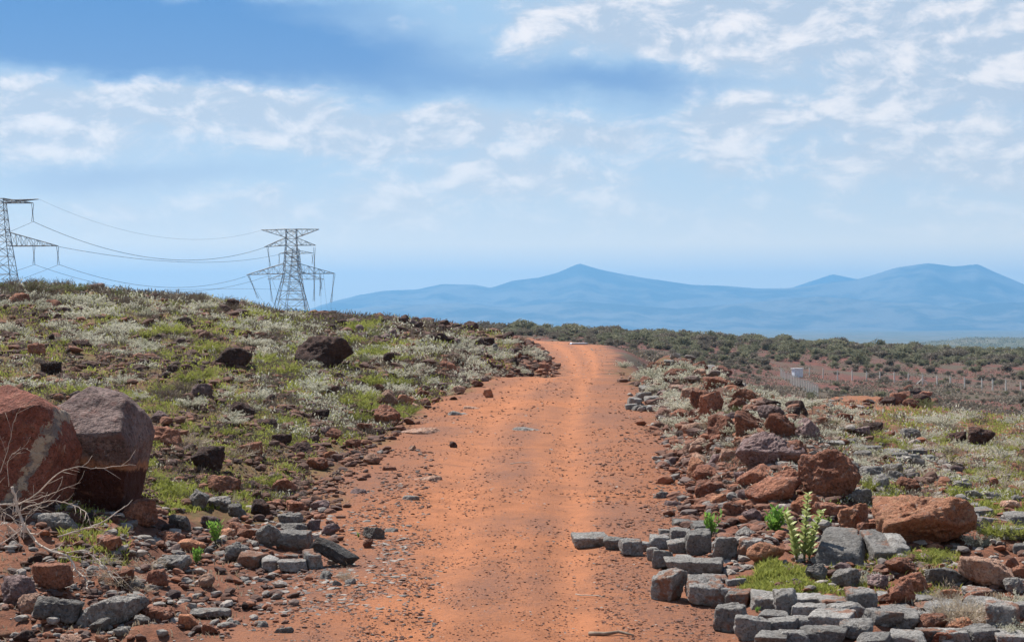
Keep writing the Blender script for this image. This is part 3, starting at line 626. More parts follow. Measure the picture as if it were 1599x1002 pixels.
# dressed grey stones: (cx, base, w, h, material, yaw)
B_ = [(923,855,52,22,'block',6),(958,859,25,20,'block',-5),(984,868,31,25,'block',4),(1005,861,16,16,'block',0),
 (1037,838,16,13,'block',8),(1028,857,29,22,'block',10),(1020,876,16,22,'block',30),(1034,888,26,32,'block',-20),(1082,899,84,28,'block',-4),(1068,884,28,16,'block',0),(1058,864,28,21,'block',3),(1091,871,36,40,'block',5),
 (1062,845,31,22,'block',-6),(1096,834,28,18,'block',3),(1066,826,28,16,'block',-5),(1090,828,26,15,'block',7),(1132,881,34,40,'block',12),(1170,880,32,33,'stained',-15),(1122,862,22,14,'block',0),
 (1047,937,46,47,'stained',-20),(1099,945,54,41,'stained',-10),(1130,946,26,30,'block',-14),(1155,949,36,30,'stained',-12),(1193,955,44,30,'stained',-12),(1227,959,34,37,'block',-12),(1118,911,40,12,'stained',-5),(1150,915,30,10,'block',4),
 (1143,984,48,44,'stained',-25),(1174,999,50,38,'block',-15),(1209,972,42,20,'block',-6),(1222,990,46,26,'block',-10),(1260,948,42,20,'block',-5),(1300,953,42,24,'stained',-4),(1342,955,42,36,'stained',0),(1265,965,48,20,'stained',-12),
 (1320,965,52,26,'block',14),(1301,983,66,26,'stained',-12),(1250,982,40,18,'block',0),(1287,1003,66,26,'block',-12),(1338,998,46,32,'block',-20),(1376,986,48,30,'block',25),(1405,982,52,30,'block',-6),(1420,1008,52,28,'block',-10),(1364,1010,50,20,'block',-8),
 (1398,965,44,20,'block',10),(1432,972,40,20,'block',-8),(1448,960,36,18,'stained',12),(1470,968,44,20,'block',5),(1455,1000,44,24,'stained',-6),(1495,975,42,18,'block',14),(1488,1003,50,24,'block',-10),(1530,1003,46,24,'block',6),(1515,965,34,16,'grey',3),(1390,940,40,18,'block',-6),(1440,942,34,16,'block',8),(1575,1008,46,22,'stained',0),(1592,960,34,26,'block',10),(1350,938,36,14,'block',3),(1480,950,40,16,'grey',-9),
 (1240,1008,46,24,'block',-12),(1205,1012,46,22,'block',-15),
 (1535,960,46,30,'block',8),(1551,970,44,33,'block',4),(1566,992,46,44,'stained',-20),(1526,938,36,20,'stained',0),(1578,853,44,22,'stained',2),(1592,862,24,20,'block',0),
 
 (1495,828,64,26,'block',0),(1545,828,60,24,'stained',2),(1590,820,40,22,'block',0),(1475,806,40,20,'block',-4),(1520,808,50,16,'block',0),
 (1350,716,46,14,'block',-3),(1390,718,44,16,'block',0),(1425,719,40,14,'stained',3),(1424,732,24,13,'block',0),(1450,733,24,11,'block',0),(1398,730,34,10,'block',0),(1332,706,36,12,'block',-4),(1290,705,50,10,'block',0),(1320,700,36,10,'grey',0),
 (990,632,20,13,'block',0),(1005,625,22,14,'block',0),(1018,630,22,14,'block',5),(1000,642,26,12,'block',0),(1020,642,20,11,'block',0),(986,640,18,10,'block',0),(1010,612,20,12,'block',10),(1024,618,18,12,'block',0),(1045,575,16,10,'grey',0),
 (394,891,34,26,'stained',-12),(421,893,25,22,'stained',0),(459,866,52,38,'stained',-12),(456,893,42,21,'stained',0),(490,887,25,30,'stained',20),(452,876,24,12,'stained',0)]
for b in B_:
    place_rock(b[0], b[1], b[2], b[3], b[4], 'block', yaw=b[5] or .5, sink=.08)
for a in ((1312,887,80,24,'block',-12,2.3,14),(1367,883,38,24,'stained',4,3.2,12),(1396,882,30,24,'block',2,3.0,11),(1310,850,60,16,'block',-10,1.2,8)):
    place_rock(a[0], a[1], a[2], a[3], a[4], 'block', tilt=(a[7], 4, a[5]), dep=a[6], yaw=.5, sink=.1, desc='slab of dark grey lava')
place_rock(518, 884, 74, 19, 'darkgrey', 'block', label='dark flat slab leaning down off the right side of the stacked stone pile', tilt=(10, 28, 0), dep=.7, yaw=-10, sink=.05)

rnd_c = random.Random(21)
# rock pile on the cleared ground far right
for i, (a, b, w_, h_) in enumerate([(1386,634,28,16),(1402,634,26,20),(1420,636,30,16),(1440,634,28,18),(1456,634,24,14),(1410,624,22,12),(1428,622,24,14),(1446,624,20,12),(1418,612,14,10),(1432,614,12,9),(1378,630,14,10)]):
    place_rock(a, b, w_, h_, 'red' if i % 3 else 'dark', 'rock')

for i in range(30):
    a = 520+i*9.6+rnd_c.uniform(-8, 8); sky_row = float(np.interp(a, [500,600,680,740,790,830], [494,501,510,519,528,545]))
    b = sky_row+rnd_c.uniform(2, 34); place_rock(a, b, rnd_c.uniform(13, 28), rnd_c.uniform(10, 18), rnd_c.choice(['dark','dark','dark','mauve']), rnd_c.choice(['rock','round']), sink=.08, desc='crest rock')
# random rocks: the bigger ones are things, the small ones one mass of rubble
protos = []
for i, (m, st) in enumerate([('red','rock'),('dark','rock'),('mauve','rock'),('grey','rock'),('orange','round'),('red','round'),('tan','rock'),('grey','rock'),('dark','round'),('red','rock')]):
    rg = random.Random(i); V, Fc = rock_geo(300+i, 3, st, (1, rg.uniform(.75, 1), rg.uniform(.5, .75)))
    me = np_mesh('rock', V, Fc, smooth=True); me.materials.append(M[m]); protos.append((me, m, st))
rnd = random.Random(11)
def scatter_rocks(reg, n, wlo, whi, mats):
    for k in range(n):
        px, row = rnd.uniform(reg[0], reg[1]), rnd.uniform(reg[2], reg[3])
        X, D, Z = at(px, row); X, D, Z = X[0], D[0], Z[0]
        if px > 950 and D > 72: continue
        if road_sd(np.array([X]), np.array([D]))[0][0] > -0.05: continue
        me, m, st = rnd.choice([q for q in protos if q[1] in mats]); wv = rnd.uniform(wlo, whi)*D/F
        o = bpy.data.objects.new('rock', me); C.objects.link(o); o.location = (X, D, Z-.12*wv)
        o.rotation_euler = (rnd.uniform(-.3, .3), rnd.uniform(-.3, .3), rnd.uniform(0, 6.28)); o.scale = (wv, wv*rnd.uniform(.8, 1.1), wv*rnd.uniform(.8, 1.2))
        tag(o, None, 'rock', GR['rock'])
        cn = {'red': 'red-brown', 'orange': 'orange', 'dark': 'dark brown', 'mauve': 'mauve-brown', 'grey': 'grey', 'tan': 'tan'}[m]
        autolabel(o, px, row, f'small {cn} loose stone')
scatter_rocks((0,420,800,1000), 22, 14, 26, ('red','mauve','grey','orange','dark'))
scatter_rocks((0,700,500,790), 14, 12, 22, ('dark','red','mauve'))
scatter_rocks((1040,1330,590,820), 12, 13, 28, ('red','mauve','tan','orange','dark'))
scatter_rocks((1260,1599,740,1000), 10, 14, 28, ('grey','red','mauve'))
scatter_rocks((440,760,610,800), 12, 12, 20, ('red','mauve','tan'))

def merge_rocks(px, row, wpx, tint, flat, lvl, seed, clip_road=False):
    rng = np.random.default_rng(seed)
    X, D, Z = at(px, row)
    k = (px < 950) | (D < 110); X, D, Z, wpx, tint, flat, px = X[k], D[k], Z[k], wpx[k], tint[k], flat[k], px[k]
    if clip_road:
        k = road_sd(X, D)[0] < .15+rng.uniform(-.3, .3, len(X)); X, D, Z, wpx, tint, flat = X[k], D[k], Z[k], wpx[k], tint[k], flat[k]
    s = wpx*D/F; n = len(X)
    base = []
    for j in range(8):
        V, Fc = rock_geo(700+j, lvl, 'rock', (1, .85, .6)); base.append(V)
    base = np.array(base); idx = rng.integers(0, 8, n); V = base[idx]*s[:,None,None]
    V[:,:,2] *= flat[:,None]
    a = rng.uniform(0, 6.28, n); b = rng.uniform(-.35, .35, n); ca, sa = np.cos(a)[:,None], np.sin(a)[:,None]; cb, sb = np.cos(b)[:,None], np.sin(b)[:,None]
    x, y, z = V[:,:,0], V[:,:,1], V[:,:,2]; x, z = x*cb+z*sb, -x*sb+z*cb; x, y = x*ca-y*sa, x*sa+y*ca
    V = np.stack([x+X[:,None], y+D[:,None], z+(Z-.1*s)[:,None]], -1)
    nv = V.shape[1]; Fa = (Fc[None]+np.arange(n)[:,None,None]*nv).reshape(-1, 3)
    return V.reshape(-1, 3), Fa, np.repeat(tint, nv)
def rubble(name, regs, lvl, seed, kind='stuff'):
    rng = np.random.default_rng(seed); Vs, Fs, Ts, o = [], [], [], 0
    for (a, b, c, d, n, lo, hi, tlo, thi, clip, fl) in regs:
        px = rng.uniform(a, b, n); row = c+(d-c)*rng.uniform(0, 1, n)**.9
        cl = fbm(np.c_[px/38, row/16], 3, seed); k = cl+rng.uniform(-.35, .35, n) > -.12; px, row = px[k], row[k]
        wv = lo+(hi-lo)*rng.uniform(0, 1, len(px))**2.6; ti = rng.uniform(tlo, thi, len(px))
        V, Fc, T = merge_rocks(px, row, wv, ti, rng.uniform(.5, 1.0, len(px))*fl, lvl, seed+3, clip)
        Vs.append(V); Fs.append(Fc+o); Ts.append(T); o += len(V)
    me = np_mesh(name, np.concatenate(Vs), np.concatenate(Fs), dict(tint=np.concatenate(Ts)), False)
    return tag(link(name, me, M['rubble']), {'rubble': 'small loose stones and rubble strewn over the road verges and banks', 'gravel': 'fine dark gravel and grey chips strewn on the orange road'}[name], 'rubble' if name == 'rubble' else 'gravel', kind=kind)
rubble('rubble', [(-150,620,790,1002,6500,4,24,0,1,True,1),(-150,780,460,800,19000,4,24,0,.36,True,1),(960,1360,562,820,5200,4,22,.1,1,True,1),(1020,1240,590,850,4200,7,30,.1,.62,True,1),(1100,1500,700,900,2600,8,30,.1,1,True,1),(690,870,530,600,2600,5,18,0,.45,True,1),(470,720,492,560,2200,5,16,0,.22,True,1),(640,800,560,640,1800,5,18,0,.6,True,1),(1200,1750,700,1002,4800,5,24,.05,1,True,.9),(330,870,492,600,900,3,9,0,.4,True,1),
    (440,800,595,800,1500,4,13,.1,.8,True,1),(1200,1750,640,740,900,4,12,.1,.9,True,.8),(380,640,800,960,900,5,17,.5,1,False,.45),(1280,1480,700,820,700,8,22,.6,1,False,.7)], 2, 5)
rubble('gravel', [(380,1150,592,1002,22000,1.3,5.0,0.12,.55,False,.9),(380,1150,640,1002,2500,2,7,.55,1,False,.4),(830,985,532,594,700,1.5,4,.1,1,False,.6),(500,700,740,960,1200,2,8,.5,1,False,.5),(1020,1130,680,900,700,3,9,.2,1,False,.6),(820,1000,592,700,500,1.5,5,.2,1,False,.6),(440,680,700,1002,5000,2,9,.05,.7,False,.8),(930,1120,650,1002,4000,2,8,.05,.6,False,.8)], 1, 9)

# ------------------------------------------------------------------ plants
def leaves(P, Dr, L, W, rng):
    """diamond leaves: base P, direction Dr, length L, width W"""
    n = len(P); Dr = Dr/np.linalg.norm(Dr, axis=1)[:,None]
    s = np.cross(Dr, rng.normal(0, 1, (n, 3))); s /= np.linalg.norm(s, axis=1)[:,None]+1e-9
    up = np.cross(s, Dr)
    L = np.broadcast_to(L, n)[:,None]; W = np.broadcast_to(W, n)[:,None]
    V = np.stack([P, P+Dr*L*.5+s*W*.5+up*L*.06, P+Dr*L, P+Dr*L*.5-s*W*.5+up*L*.06], 1)
    return V.reshape(-1, 3), np.arange(n*4).reshape(-1, 4)
def shrub_parts(seed, ns=26, h=.42, spread=.9, nl=26, L=.035, W=.014, droop=.25, tw=.004):
    rng = np.random.default_rng(seed); mb = MB(); Ps, Ds, Ti = [], [], []
    for i in range(ns):
        az = rng.uniform(0, 6.28); tl = spread*math.sqrt(rng.uniform(0, 1)); d = np.array([math.cos(az)*tl, math.sin(az)*tl, 1]); d /= np.linalg.norm(d)
        hh = h*rng.uniform(.65, 1.12); b = np.array([math.cos(az), math.sin(az), 0])*rng.uniform(0, .08)
        kink = rng.normal(0, .06, 3)*hh
        f = lambda t: b+d*hh*t[...,None]+kink*np.sin(t*3)[...,None] - np.array([0, 0, droop*hh*tl])*(t**2)[...,None]+np.array([math.cos(az)*tl, math.sin(az)*tl, 0])*hh*.3*(t**2)[...,None]
        tt = np.array([0, .35, .7, 1.0]); mb.tube([tuple(q) for q in f(tt)], [tw*1.6, tw*1.2, tw, tw*.5], 3)
        t = rng.uniform(.22, 1, nl); p = f(t)+rng.normal(0, .022, (nl, 3))*h*1.6
        dd = d[None]*.8+rng.normal(0, .65, (nl, 3)); Ps.append(p); Ds.append(dd); Ti.append(np.clip(.25+.6*t*rng.uniform(.4, 1.2, nl)+rng.normal(0, .12), 0, 1))
    P, Dv, T = np.concatenate(Ps), np.concatenate(Ds), np.concatenate(Ti)
    V, Fc = leaves(P, Dv, L*rng.uniform(.7, 1.3, len(P)), W, rng)
    return V, Fc, np.repeat(T, 4), mb
def shrub_thing(name, seed, leafm, stemm, **kw):
    r = empty(name, (0, -60, -40)); V, Fc, T, mb = shrub_parts(seed, **kw)
    link('foliage', np_mesh('foliage', V, Fc, dict(tint=T)), M[leafm], r); mb.build('stems', M[stemm], r)
    return r
KIND = {
 'silver': [shrub_thing('silver_shrub', 40+i, 'silver', 'greyb', ns=44, nl=36, h=.40, spread=1.25, L=.042, W=.018) for i in range(5)],
 'olive': [shrub_thing('olive_shrub', 60+i, 'olive', 'twig', ns=34, nl=34, h=.5, spread=.8, L=.045, W=.018) for i in range(3)],
 'twiggy': [shrub_thing('dry_shrub', 80+i, 'greyb', 'twig', ns=50, nl=22, h=.55, spread=.75, L=.05, W=.008, tw=.006) for i in range(3)],
 'straw': [shrub_thing('straw_tuft', 90+i, 'straw', 'drywood', ns=34, nl=12, h=.35, spread=1.3, L=.09, W=.007, tw=.004) for i in range(3)],
 'yellow': [shrub_thing('yellow_green_herb', 100+i, 'grass', 'grass', ns=40, nl=26, h=.30, spread=1.1, L=.05, W=.010, tw=.003) for i in range(3)],
}
INFO = {'silver': ('silver-leaved shrub', 'shrub', 'silvery shrubs on the banks'), 'olive': ('olive-green shrub', 'shrub', 'olive shrubs on the slopes'), 'twiggy': ('grey-brown dry shrub', 'shrub', 'dry twiggy shrubs on the slopes'),
        'straw': ('bleached straw-dry shrub', 'shrub', 'bleached dry tufts'), 'yellow': ('yellow-green herb tuft', 'herb', 'yellow-green herb tufts')}
first = set()
def put_shrub(kind, px, row, hpx, label=None, wide=1.0):
    base = rnd.choice(KIND[kind]); key = base.name
    X, D, Z = at(px, row); X, D, Z = X[0], D[0], Z[0]
    o = base if key not in first else copy_tree(base); first.add(key)
    h = hpx*D/F; s = h/{'silver': .36, 'olive': .5, 'twiggy': .55, 'straw': .28, 'yellow': .27}[kind]
    o.location = (X, D, Z-.02); o.rotation_euler = (0, 0, rnd.uniform(0, 6.28)); o.scale = (s*wide, s*wide, s)
    d, cat, g = INFO[kind]; tag(o, label, cat, g)
    if not label: autolabel(o, px, row, ('tall ' if hpx > 26 else 'low ' if hpx < 13 else '')+d)
    else: o['label'] = label
def patch(kind, a, b, c, d, n, lo, hi, wide=1.2):
    for k in range(n):
        for _ in range(6):
            px, row = rnd.uniform(a, b), rnd.uniform(c, d); X, D, Z = at(px, row)
            if road_sd(X, D)[0][0] < -.1 and (px < 900 or D[0] < 76): break
        else: continue
        put_shrub(kind, px, row, rnd.uniform(lo, hi), None, wide)
put_shrub('silver', 1066, 668, 26, 'pale yellow-green bush growing at the right road edge before the pointed boulder', 1.1)
put_shrub('silver', 1357, 912, 30, 'small silver-green bush between the lava slab and the paved blocks', .9)
put_shrub('silver', 1531, 855, 32, 'silver-green bush standing just right of the large orange boulder', .8)
put_shrub('silver', 1585, 945, 34, 'silver-green bush at the bottom right edge above the block corner', .9)
put_shrub('silver', 1590, 1000, 30, 'silver-green bush cut by the bottom right corner', .9)
put_shrub('olive', 1418, 632, 0.1+14, 'round green bush right behind the far rock pile', 1.2)
put_shrub('olive', 1449, 640, 20, 'dark green bush at the right end of the far rock pile', 1.1)
put_shrub('silver', 974, 573, 13, 'dark-centred little silver bush at the right side of the road crest', 1)
for a in ((665,677,84,7,'tan'),(716,648,36,5,'grey'),(662,751,56,6,'tan'),(738,638,28,4,'tan'),(822,672,60,4,'grey'),(610,735,24,6,'red'),(640,700,20,6,'tan'),(640,780,34,6,'grey'),(560,770,30,7,'mauve'),(610,830,22,6,'grey'),(1040,778,40,7,'grey'),(1055,790,30,6,'mauve'),(505,905,26,11,'grey'),(525,915,20,8,'grey'),(547,913,18,9,'grey'),(512,932,14,5,'grey'),(405,980,34,7,'grey'),(365,975,28,8,'grey'),(440,990,40,8,'grey')):
    place_rock(a[0], a[1], a[2], a[3], a[4], 'rock', sink=.8, desc='flat embedded slab')
put_shrub('twiggy', 48, 462, 30, 'bare twiggy shrub on the left skyline below the cropped pylon', 1.2)
put_shrub('olive', 60, 462, 28, 'dark olive bush on the left skyline right of the cropped pylon', 1.3)
put_shrub('olive', 118, 462, 22, 'low olive bush on the skyline beside the left lava boulder', 1.3)
put_shrub('silver', 105, 612, 22, 'silver plant sprays showing over the top of the mauve boulder', 1.5)
put_shrub('silver', 40, 608, 24, 'silver plant sprays showing over the top of the veined boulder', 1.5)
put_shrub('straw', 540, 905, 24, 'tiny bleached weed standing in front of the stacked stone pile', .5)
patch('silver', 100,260,470,560,26,13,22); patch('silver', 0,140,470,540,9,13,20); patch('silver', 380,480,500,570,10,12,22); patch('silver', 550,780,540,625,30,9,18); patch('silver', 260,420,480,540,8,10,18)
patch('silver', 0,420,462,520,26,10,18); patch('silver', 60,620,530,700,26,12,22); patch('silver', 600,790,560,620,16,9,16); patch('silver', 420,560,510,560,10,10,18)
patch('twiggy', 60,430,450,478,16,12,22); patch('olive', 60,420,452,475,9,10,18); patch('twiggy', 430,760,490,520,12,6,12); patch('olive', 520,800,505,550,7,6,12)
patch('silver', 770,860,535,592,12,9,16); patch('twiggy', 760,860,535,590,8,8,14); patch('silver',1030,1240,600,720,18,10,20); patch('straw',1100,1400,620,720,14,10,18); patch('straw',560,760,560,620,10,8,14)
patch('twiggy', -60,80,448,458,6,16,24); patch('olive', -60,90,450,465,5,12,18)
patch('silver', 985,1110,562,640,16,12,24); patch('silver', 1110,1330,600,690,42,10,22); patch('silver', 1300,1599,650,770,40,9,20); patch('silver',1150,1260,600,640,8,8,14)
patch('olive', 120,330,458,500,10,10,18); patch('olive', 430,480,500,560,3,12,18); patch('olive', 530,620,520,575,7,12,20); patch('olive', 1000,1330,600,700,10,10,18); patch('olive',770,850,545,580,5,8,12)
patch('twiggy', 180,420,462,500,12,10,22); patch('twiggy', 250,300,590,640,4,20,34); patch('twiggy', 500,760,500,560,14,8,16); patch('twiggy', 1290,1599,650,760,12,12,24); patch('twiggy',560,720,580,640,5,10,18)
patch('straw', 640,800,590,640,12,6,12); patch('straw', 900,1000,592,600,9,5,9,1.6); patch('straw', 1420,1599,690,790,26,10,22); patch('straw', 1440,1520,930,985,7,20,40,.8); patch('straw', 120,240,870,930,5,16,30); patch('straw',300,380,700,790,5,16,30,.8); patch('straw',1240,1360,660,740,6,8,14)
patch('yellow', 0,430,520,780,30,12,26); patch('yellow', 420,640,540,680,16,12,24); patch('yellow', 1400,1599,640,760,14,8,14); patch('yellow', 1300,1480,690,720,8,8,12); patch('yellow', 1340,1400,760,800,3,16,24)
patch('yellow', 540,600,510,560,8,14,22); patch('yellow', 1430,1500,865,900,5,14,26); patch('yellow', 1550,1580,850,875,2,22,30); patch('yellow', 560,590,650,670,2,24,30,.6)
for g in KIND.values():
    for b in g:
        if b.name not in first:
            for ch in list(b.children): bpy.data.objects.remove(ch)
            bpy.data.objects.remove(b)

# leafy seedlings
def seedling(px, row, hpx, seed, label, m='bright', L=.075, W=.036, ns=9, nl=12, spread=.5, wide=1.0):
    r = empty('seedling', (0, 0, 0)); rng = np.random.default_rng(seed); mb = MB(); Ps, Ds, T = [], [], []
    for i in range(ns):
        az = rng.uniform(0, 6.28); tl = spread*rng.uniform(.2, 1); d = np.array([math.cos(az)*tl, math.sin(az)*tl, 1]); d /= np.linalg.norm(d); hh = rng.uniform(.5, 1)
        f = lambda t: d*hh*t; mb.tube([tuple(d*hh*t) for t in (0, .5, 1)], [.016, .012, .006], 5)
        for k in range(nl):
            t = .25+.78*k/nl; an = k*2.4+az; o = np.array([math.cos(an), math.sin(an), .55+.6*t])
            Ps.append(d*hh*t); Ds.append(o); T.append(rng.uniform(.1, 1))
    V, Fc = leaves(np.array(Ps), np.array(Ds), L*3*rng.uniform(.8, 1.2, len(Ps)), W*3, rng)
    link('foliage', np_mesh('foliage', V, Fc, dict(tint=np.repeat(T, 4))), M[m], r); mb.build('stems', M['olive'], r)
    X, D, Z = at(px, row); s = hpx*D[0]/F; r.location = (X[0], D[0], Z[0]-.01); r.scale = (s*wide, s*wide, s)
    tag(r, label, 'plant')
seedling(1112, 842, 46, 1, 'bright green leafy seedling just behind the roadside block stack', wide=.9)
seedling(1211, 842, 54, 2, 'bright green leafy plant left of the tall waxy-leaved plant', wide=1.0, ns=12)
seedling(307, 880, 28, 3, 'small bright green seedling, the lower of two at the left', ns=10, wide=1)
seedling(338, 858, 40, 4, 'taller green seedling with broad leaves, upper of two at the left', wide=.85)
seedling(1182, 960, 13, 5, 'tiny green sprig growing between the paved block rows', ns=6)
seedling(560, 838, 10, 6, 'tiny green sprout beside a grey slab near the left road edge', ns=5)
seedling(1290, 832, 26, 7, 'low green leaves right of the tall waxy-leaved plant', ns=7)
def tall_plant():
    r = empty('milkweed_plant', (0, 0, 0)); rng = np.random.default_rng(77); mb = MB(); V, Fc, T = [], [], []
    def leafm(p, d, up, L, W):
        d = Vector(d).normalized(); s = d.cross(Vector(up)).normalized(); u = s.cross(d)
        k = len(V); N = 7
        for i in range(N):
            t = i/(N-1); wv = W*math.sin(math.pi*min(1, t*.92+.04))**.7*.5 if i < N-1 else 0.002
            c = Vector(p)+d*L*t-u*L*.18*t*t
            for sgn in (-1, 0, 1): V.append(tuple(c+s*wv*sgn+u*(abs(sgn)*wv*.35)))
        for i in range(N-1):
            for j in (0, 1): q = k+i*3+j; Fc.append((q, q+1, q+4, q+3))
        T.extend([rng.uniform(0, 1)]*(N*3))
    for (bx, by, lean, H) in ((0, 0, .04, .70), (.05, .03, .14, .52), (-.07, .02, -.12, .5)):
        P = [Vector((bx+lean*t*t, by, H*t)) for t in np.linspace(0, 1, 6)]; mb.tube(P, [.012, .011, .010, .009, .007, .004], 6)
        for k in range(15):
            t = .12+.88*k/15; c = Vector((bx+lean*t*t, by, H*t)); a0 = k*1.571+.3
            for sg in (0, math.pi):
                a = a0+sg; leafm(c, (math.cos(a), math.sin(a), 1.15), (0, 0, 1), .105*(1.1-.45*t)*rng.uniform(.85, 1.15), .075*(1.1-.4*t))
    link('foliage', np_mesh('foliage', V, Fc, dict(tint=T), True), M['waxy'], r); mb.build('stems', M['olive'], r)
    X, D, Z = at(1256, 882); s = 126*D[0]/F/.78; r.location = (X[0], D[0], Z[0]-.02); r.scale = (s, s, s)
    tag(r, 'tall milkweed plant with stacked round pale green leaves above the olive grass', 'plant')
tall_plant()

# dry branches on the left
def branch_thing():
    r = empty('dead_branch', (0, 0, 0)); rng = random.Random(5)
    def P(px, row, D): return Vector(((px-CX)/F*D, D, CZ-(row-CY)/F*D))
    def curve(pts, r0, r1, name, sub=True):
        mb = MB(); Q = [P(*q) for q in pts]; path = []
        for i in range(len(Q)-1):
            for k in range(5):
                t = k/5; a, b = Q[max(i-1, 0)], Q[i]; c, d = Q[i+1], Q[min(i+2, len(Q)-1)]
                path.append(.5*((2*b)+(c-a)*t+(2*a-5*b+4*c-d)*t*t+(3*b-a-3*c+d)*t**3)+Vector([rng.gauss(0, .004) for _ in range(3)]))
        path.append(Q[-1]); n = len(path); mb.tube(path, [r0+(r1-r0)*i/(n-1) for i in range(n)], 6)
        if sub:
            for i in range(2, n-1, 2):
                d = (path[i+1]-path[i-1]).normalized(); s = Vector([rng.gauss(0, 1) for _ in range(3)]); s = (s-d*s.dot(d)).normalized()
                L = rng.uniform(.06, .28); q0 = path[i]; q1 = q0+(d*.7+s*.6)*L*.5; q2 = q1+(d*.5+s*.7+Vector((0, 0, .2)))*L*.5
                mb.tube([q0, q1, q2], [r1*.9, r1*.7, r1*.4], 4)
        mb.build(name, M['drywood'], r, True)
    D0 = 18.0
    curve([(20,760,18),(30,800,18),(45,832,17.9),(70,856,17.8),(105,868,17.7),(118,890,17.6),(135,905,17.5),(136,935,17.3)], .017, .007, 'bough')
    curve([(0,787,18),(30,786,18),(60,768,17.9),(90,740,17.8),(118,729,17.8),(150,731,17.9),(212,726,18)], .009, .003, 'branch')
    curve([(30,797,18),(60,786,17.8),(85,782,17.8),(112,788,17.8),(135,800,17.7),(142,822,17.7)], .007, .003, 'branch')
    curve([(0,787,18),(50,781,18),(90,766,17.9),(126,753,17.9)], .006, .002, 'branch')
    curve([(90,838,17.8),(130,826,17.8),(160,815,17.9),(195,790,18)], .010, .004, 'branch')
    curve([(104,862,17.7),(130,860,17.6),(155,875,17.5),(172,895,17.5),(195,918,17.5)], .007, .003, 'branch')
    curve([(45,832,17.9),(40,815,17.8),(50,795,17.8),(75,790,17.7)], .006, .003, 'branch')
    curve([(0,850,17.4),(22,835,17.5),(38,820,17.6)], .006, .002, 'branch')
    curve([(0,740,18.2),(12,700,18.2),(22,660,18.2),(33,632,18.2)], .005, .0015, 'branch', True)
    curve([(14,760,18.2),(12,720,18.2),(26,704,18.2),(44,699,18.2)], .004, .0015, 'branch', True)
    for k in range(14):
        a, b = 110+rng.uniform(-15, 60), 860+rng.uniform(-5, 40); curve([(a,b,17.5),(a+rng.uniform(0,30),b+rng.uniform(-8,14),17.5),(a+rng.uniform(10,70),b+rng.uniform(0,40),17.4)], .004, .0015, 'twig', False)
    for k in range(16):
        a, b = rng.uniform(-10, 40), rng.uniform(790, 850); curve([(a,b,17.7),(a+rng.uniform(-20,20),b-rng.uniform(10,30),17.7),(a+rng.uniform(-30,40),b+rng.uniform(-50,20),17.6)], .005, .0015, 'twig', False)
    tag(r, 'bleached dead bush with tangled curved branches before the two big boulders', 'branches')
branch_thing()
def stick(px, row, px2, row2, lab, r=.012):
    a, b = at([px, px2], [row, row2])[:2]; z = ground_z(a, b); mb = MB(); n = 7; P = []
    rg = random.Random(px)
    for i in range(n):
        t = i/(n-1); x, y = a[0]*(1-t)+a[1]*t, b[0]*(1-t)+b[1]*t; P.append((x, y+rg.gauss(0, .02), ground_z(x, y)[0]+.012+rg.uniform(0, .02)))
    mb.tube(P, [r, r, r*.9, r*.8, r*.7, r*.6, r*.3], 6); o = mb.build('stick', M['drywood'] if r < .02 else M['twig'], None, True); tag(o, lab, 'stick')
stick(1363, 879, 1455, 882, 'thin bleached stick lying right of the long grey lava slab'); stick(1440, 874, 1512, 892, 'curved pale stick on the grass below the large orange boulder', .009)
stick(797, 724, 830, 722, 'short dark stick lying across the middle of the road', .008)
stick(899, 932, 950, 935, 'thin straw-coloured stick lying on the road left of the paved blocks', .006)
stick(920, 990, 990, 994, 'grey weathered stick at the bottom centre right of the road', .02)

# grass: one mass
def grass(name, regs, mname, seed, label):
    rng = np.random.default_rng(seed); Vs, Ts = [], []
    for (a, b, c, d, n, hpx, thr) in regs:
        px = rng.uniform(a, b, n); row = rng.uniform(c, d, n); k = fbm(np.c_[px/45, row/15], 4, seed)+rng.normal(0, .12, n) > thr; px, row = px[k], row[k]
        X, D, Z = at(px, row); sd = road_sd(X, D)[0]; k = sd < .0; X, D, Z = X[k], D[k], Z[k]; n = len(X)
        k = (px[k] < 950) | (D < 112); X, D, Z = X[k], D[k], Z[k]; n = len(X)
        h = np.clip(hpx*D/F, .05, .3)*rng.uniform(.5, 1.3, n); wv = np.maximum(.006, D*.00042)
        az = rng.uniform(0, 6.28, n); ln = rng.uniform(.1, .9, n); sx = rng.uniform(0, 6.28, n)
        B = np.c_[X, D, Z-.01]; tip = B+np.c_[np.cos(az)*ln*h, np.sin(az)*ln*h, h]; mid = B+np.c_[np.cos(az)*ln*h*.3, np.sin(az)*ln*h*.3, h*.6]
        s = np.c_[np.cos(sx), np.sin(sx), np.zeros(n)]*wv[:,None]
        V = np.stack([B-s, B+s, mid+s*.8, tip, mid-s*.8], 1); Vs.append(V.reshape(-1, 3)); Ts.append(np.repeat(np.clip(rng.normal(.5, .25, n), 0, 1), 5))
    V = np.concatenate(Vs); n = len(V)//5
    tag(link(name, np_mesh(name, V, np.arange(n*5).reshape(-1, 5), dict(tint=np.concatenate(Ts))), M[mname]), label, 'grass', kind='stuff')
grass('grass', [(-150,480,470,790,52000,7,.22),(400,760,520,700,26000,6,.16),(1380,1750,640,770,16000,5,.0),(1150,1320,908,935,5000,7,-.3),(1180,1260,890,925,2500,11,-.3),(1290,1500,860,945,3500,10,-.05),(1340,1400,775,800,1600,8,-.3),(1480,1599,775,810,3500,8,-.1),(90,200,790,880,2500,10,.0),(240,420,760,800,5000,8,-.1),(1300,1480,685,712,2500,6,-.2)], 'grass', 3,
      'yellow-green grass growing in patches over both banks')
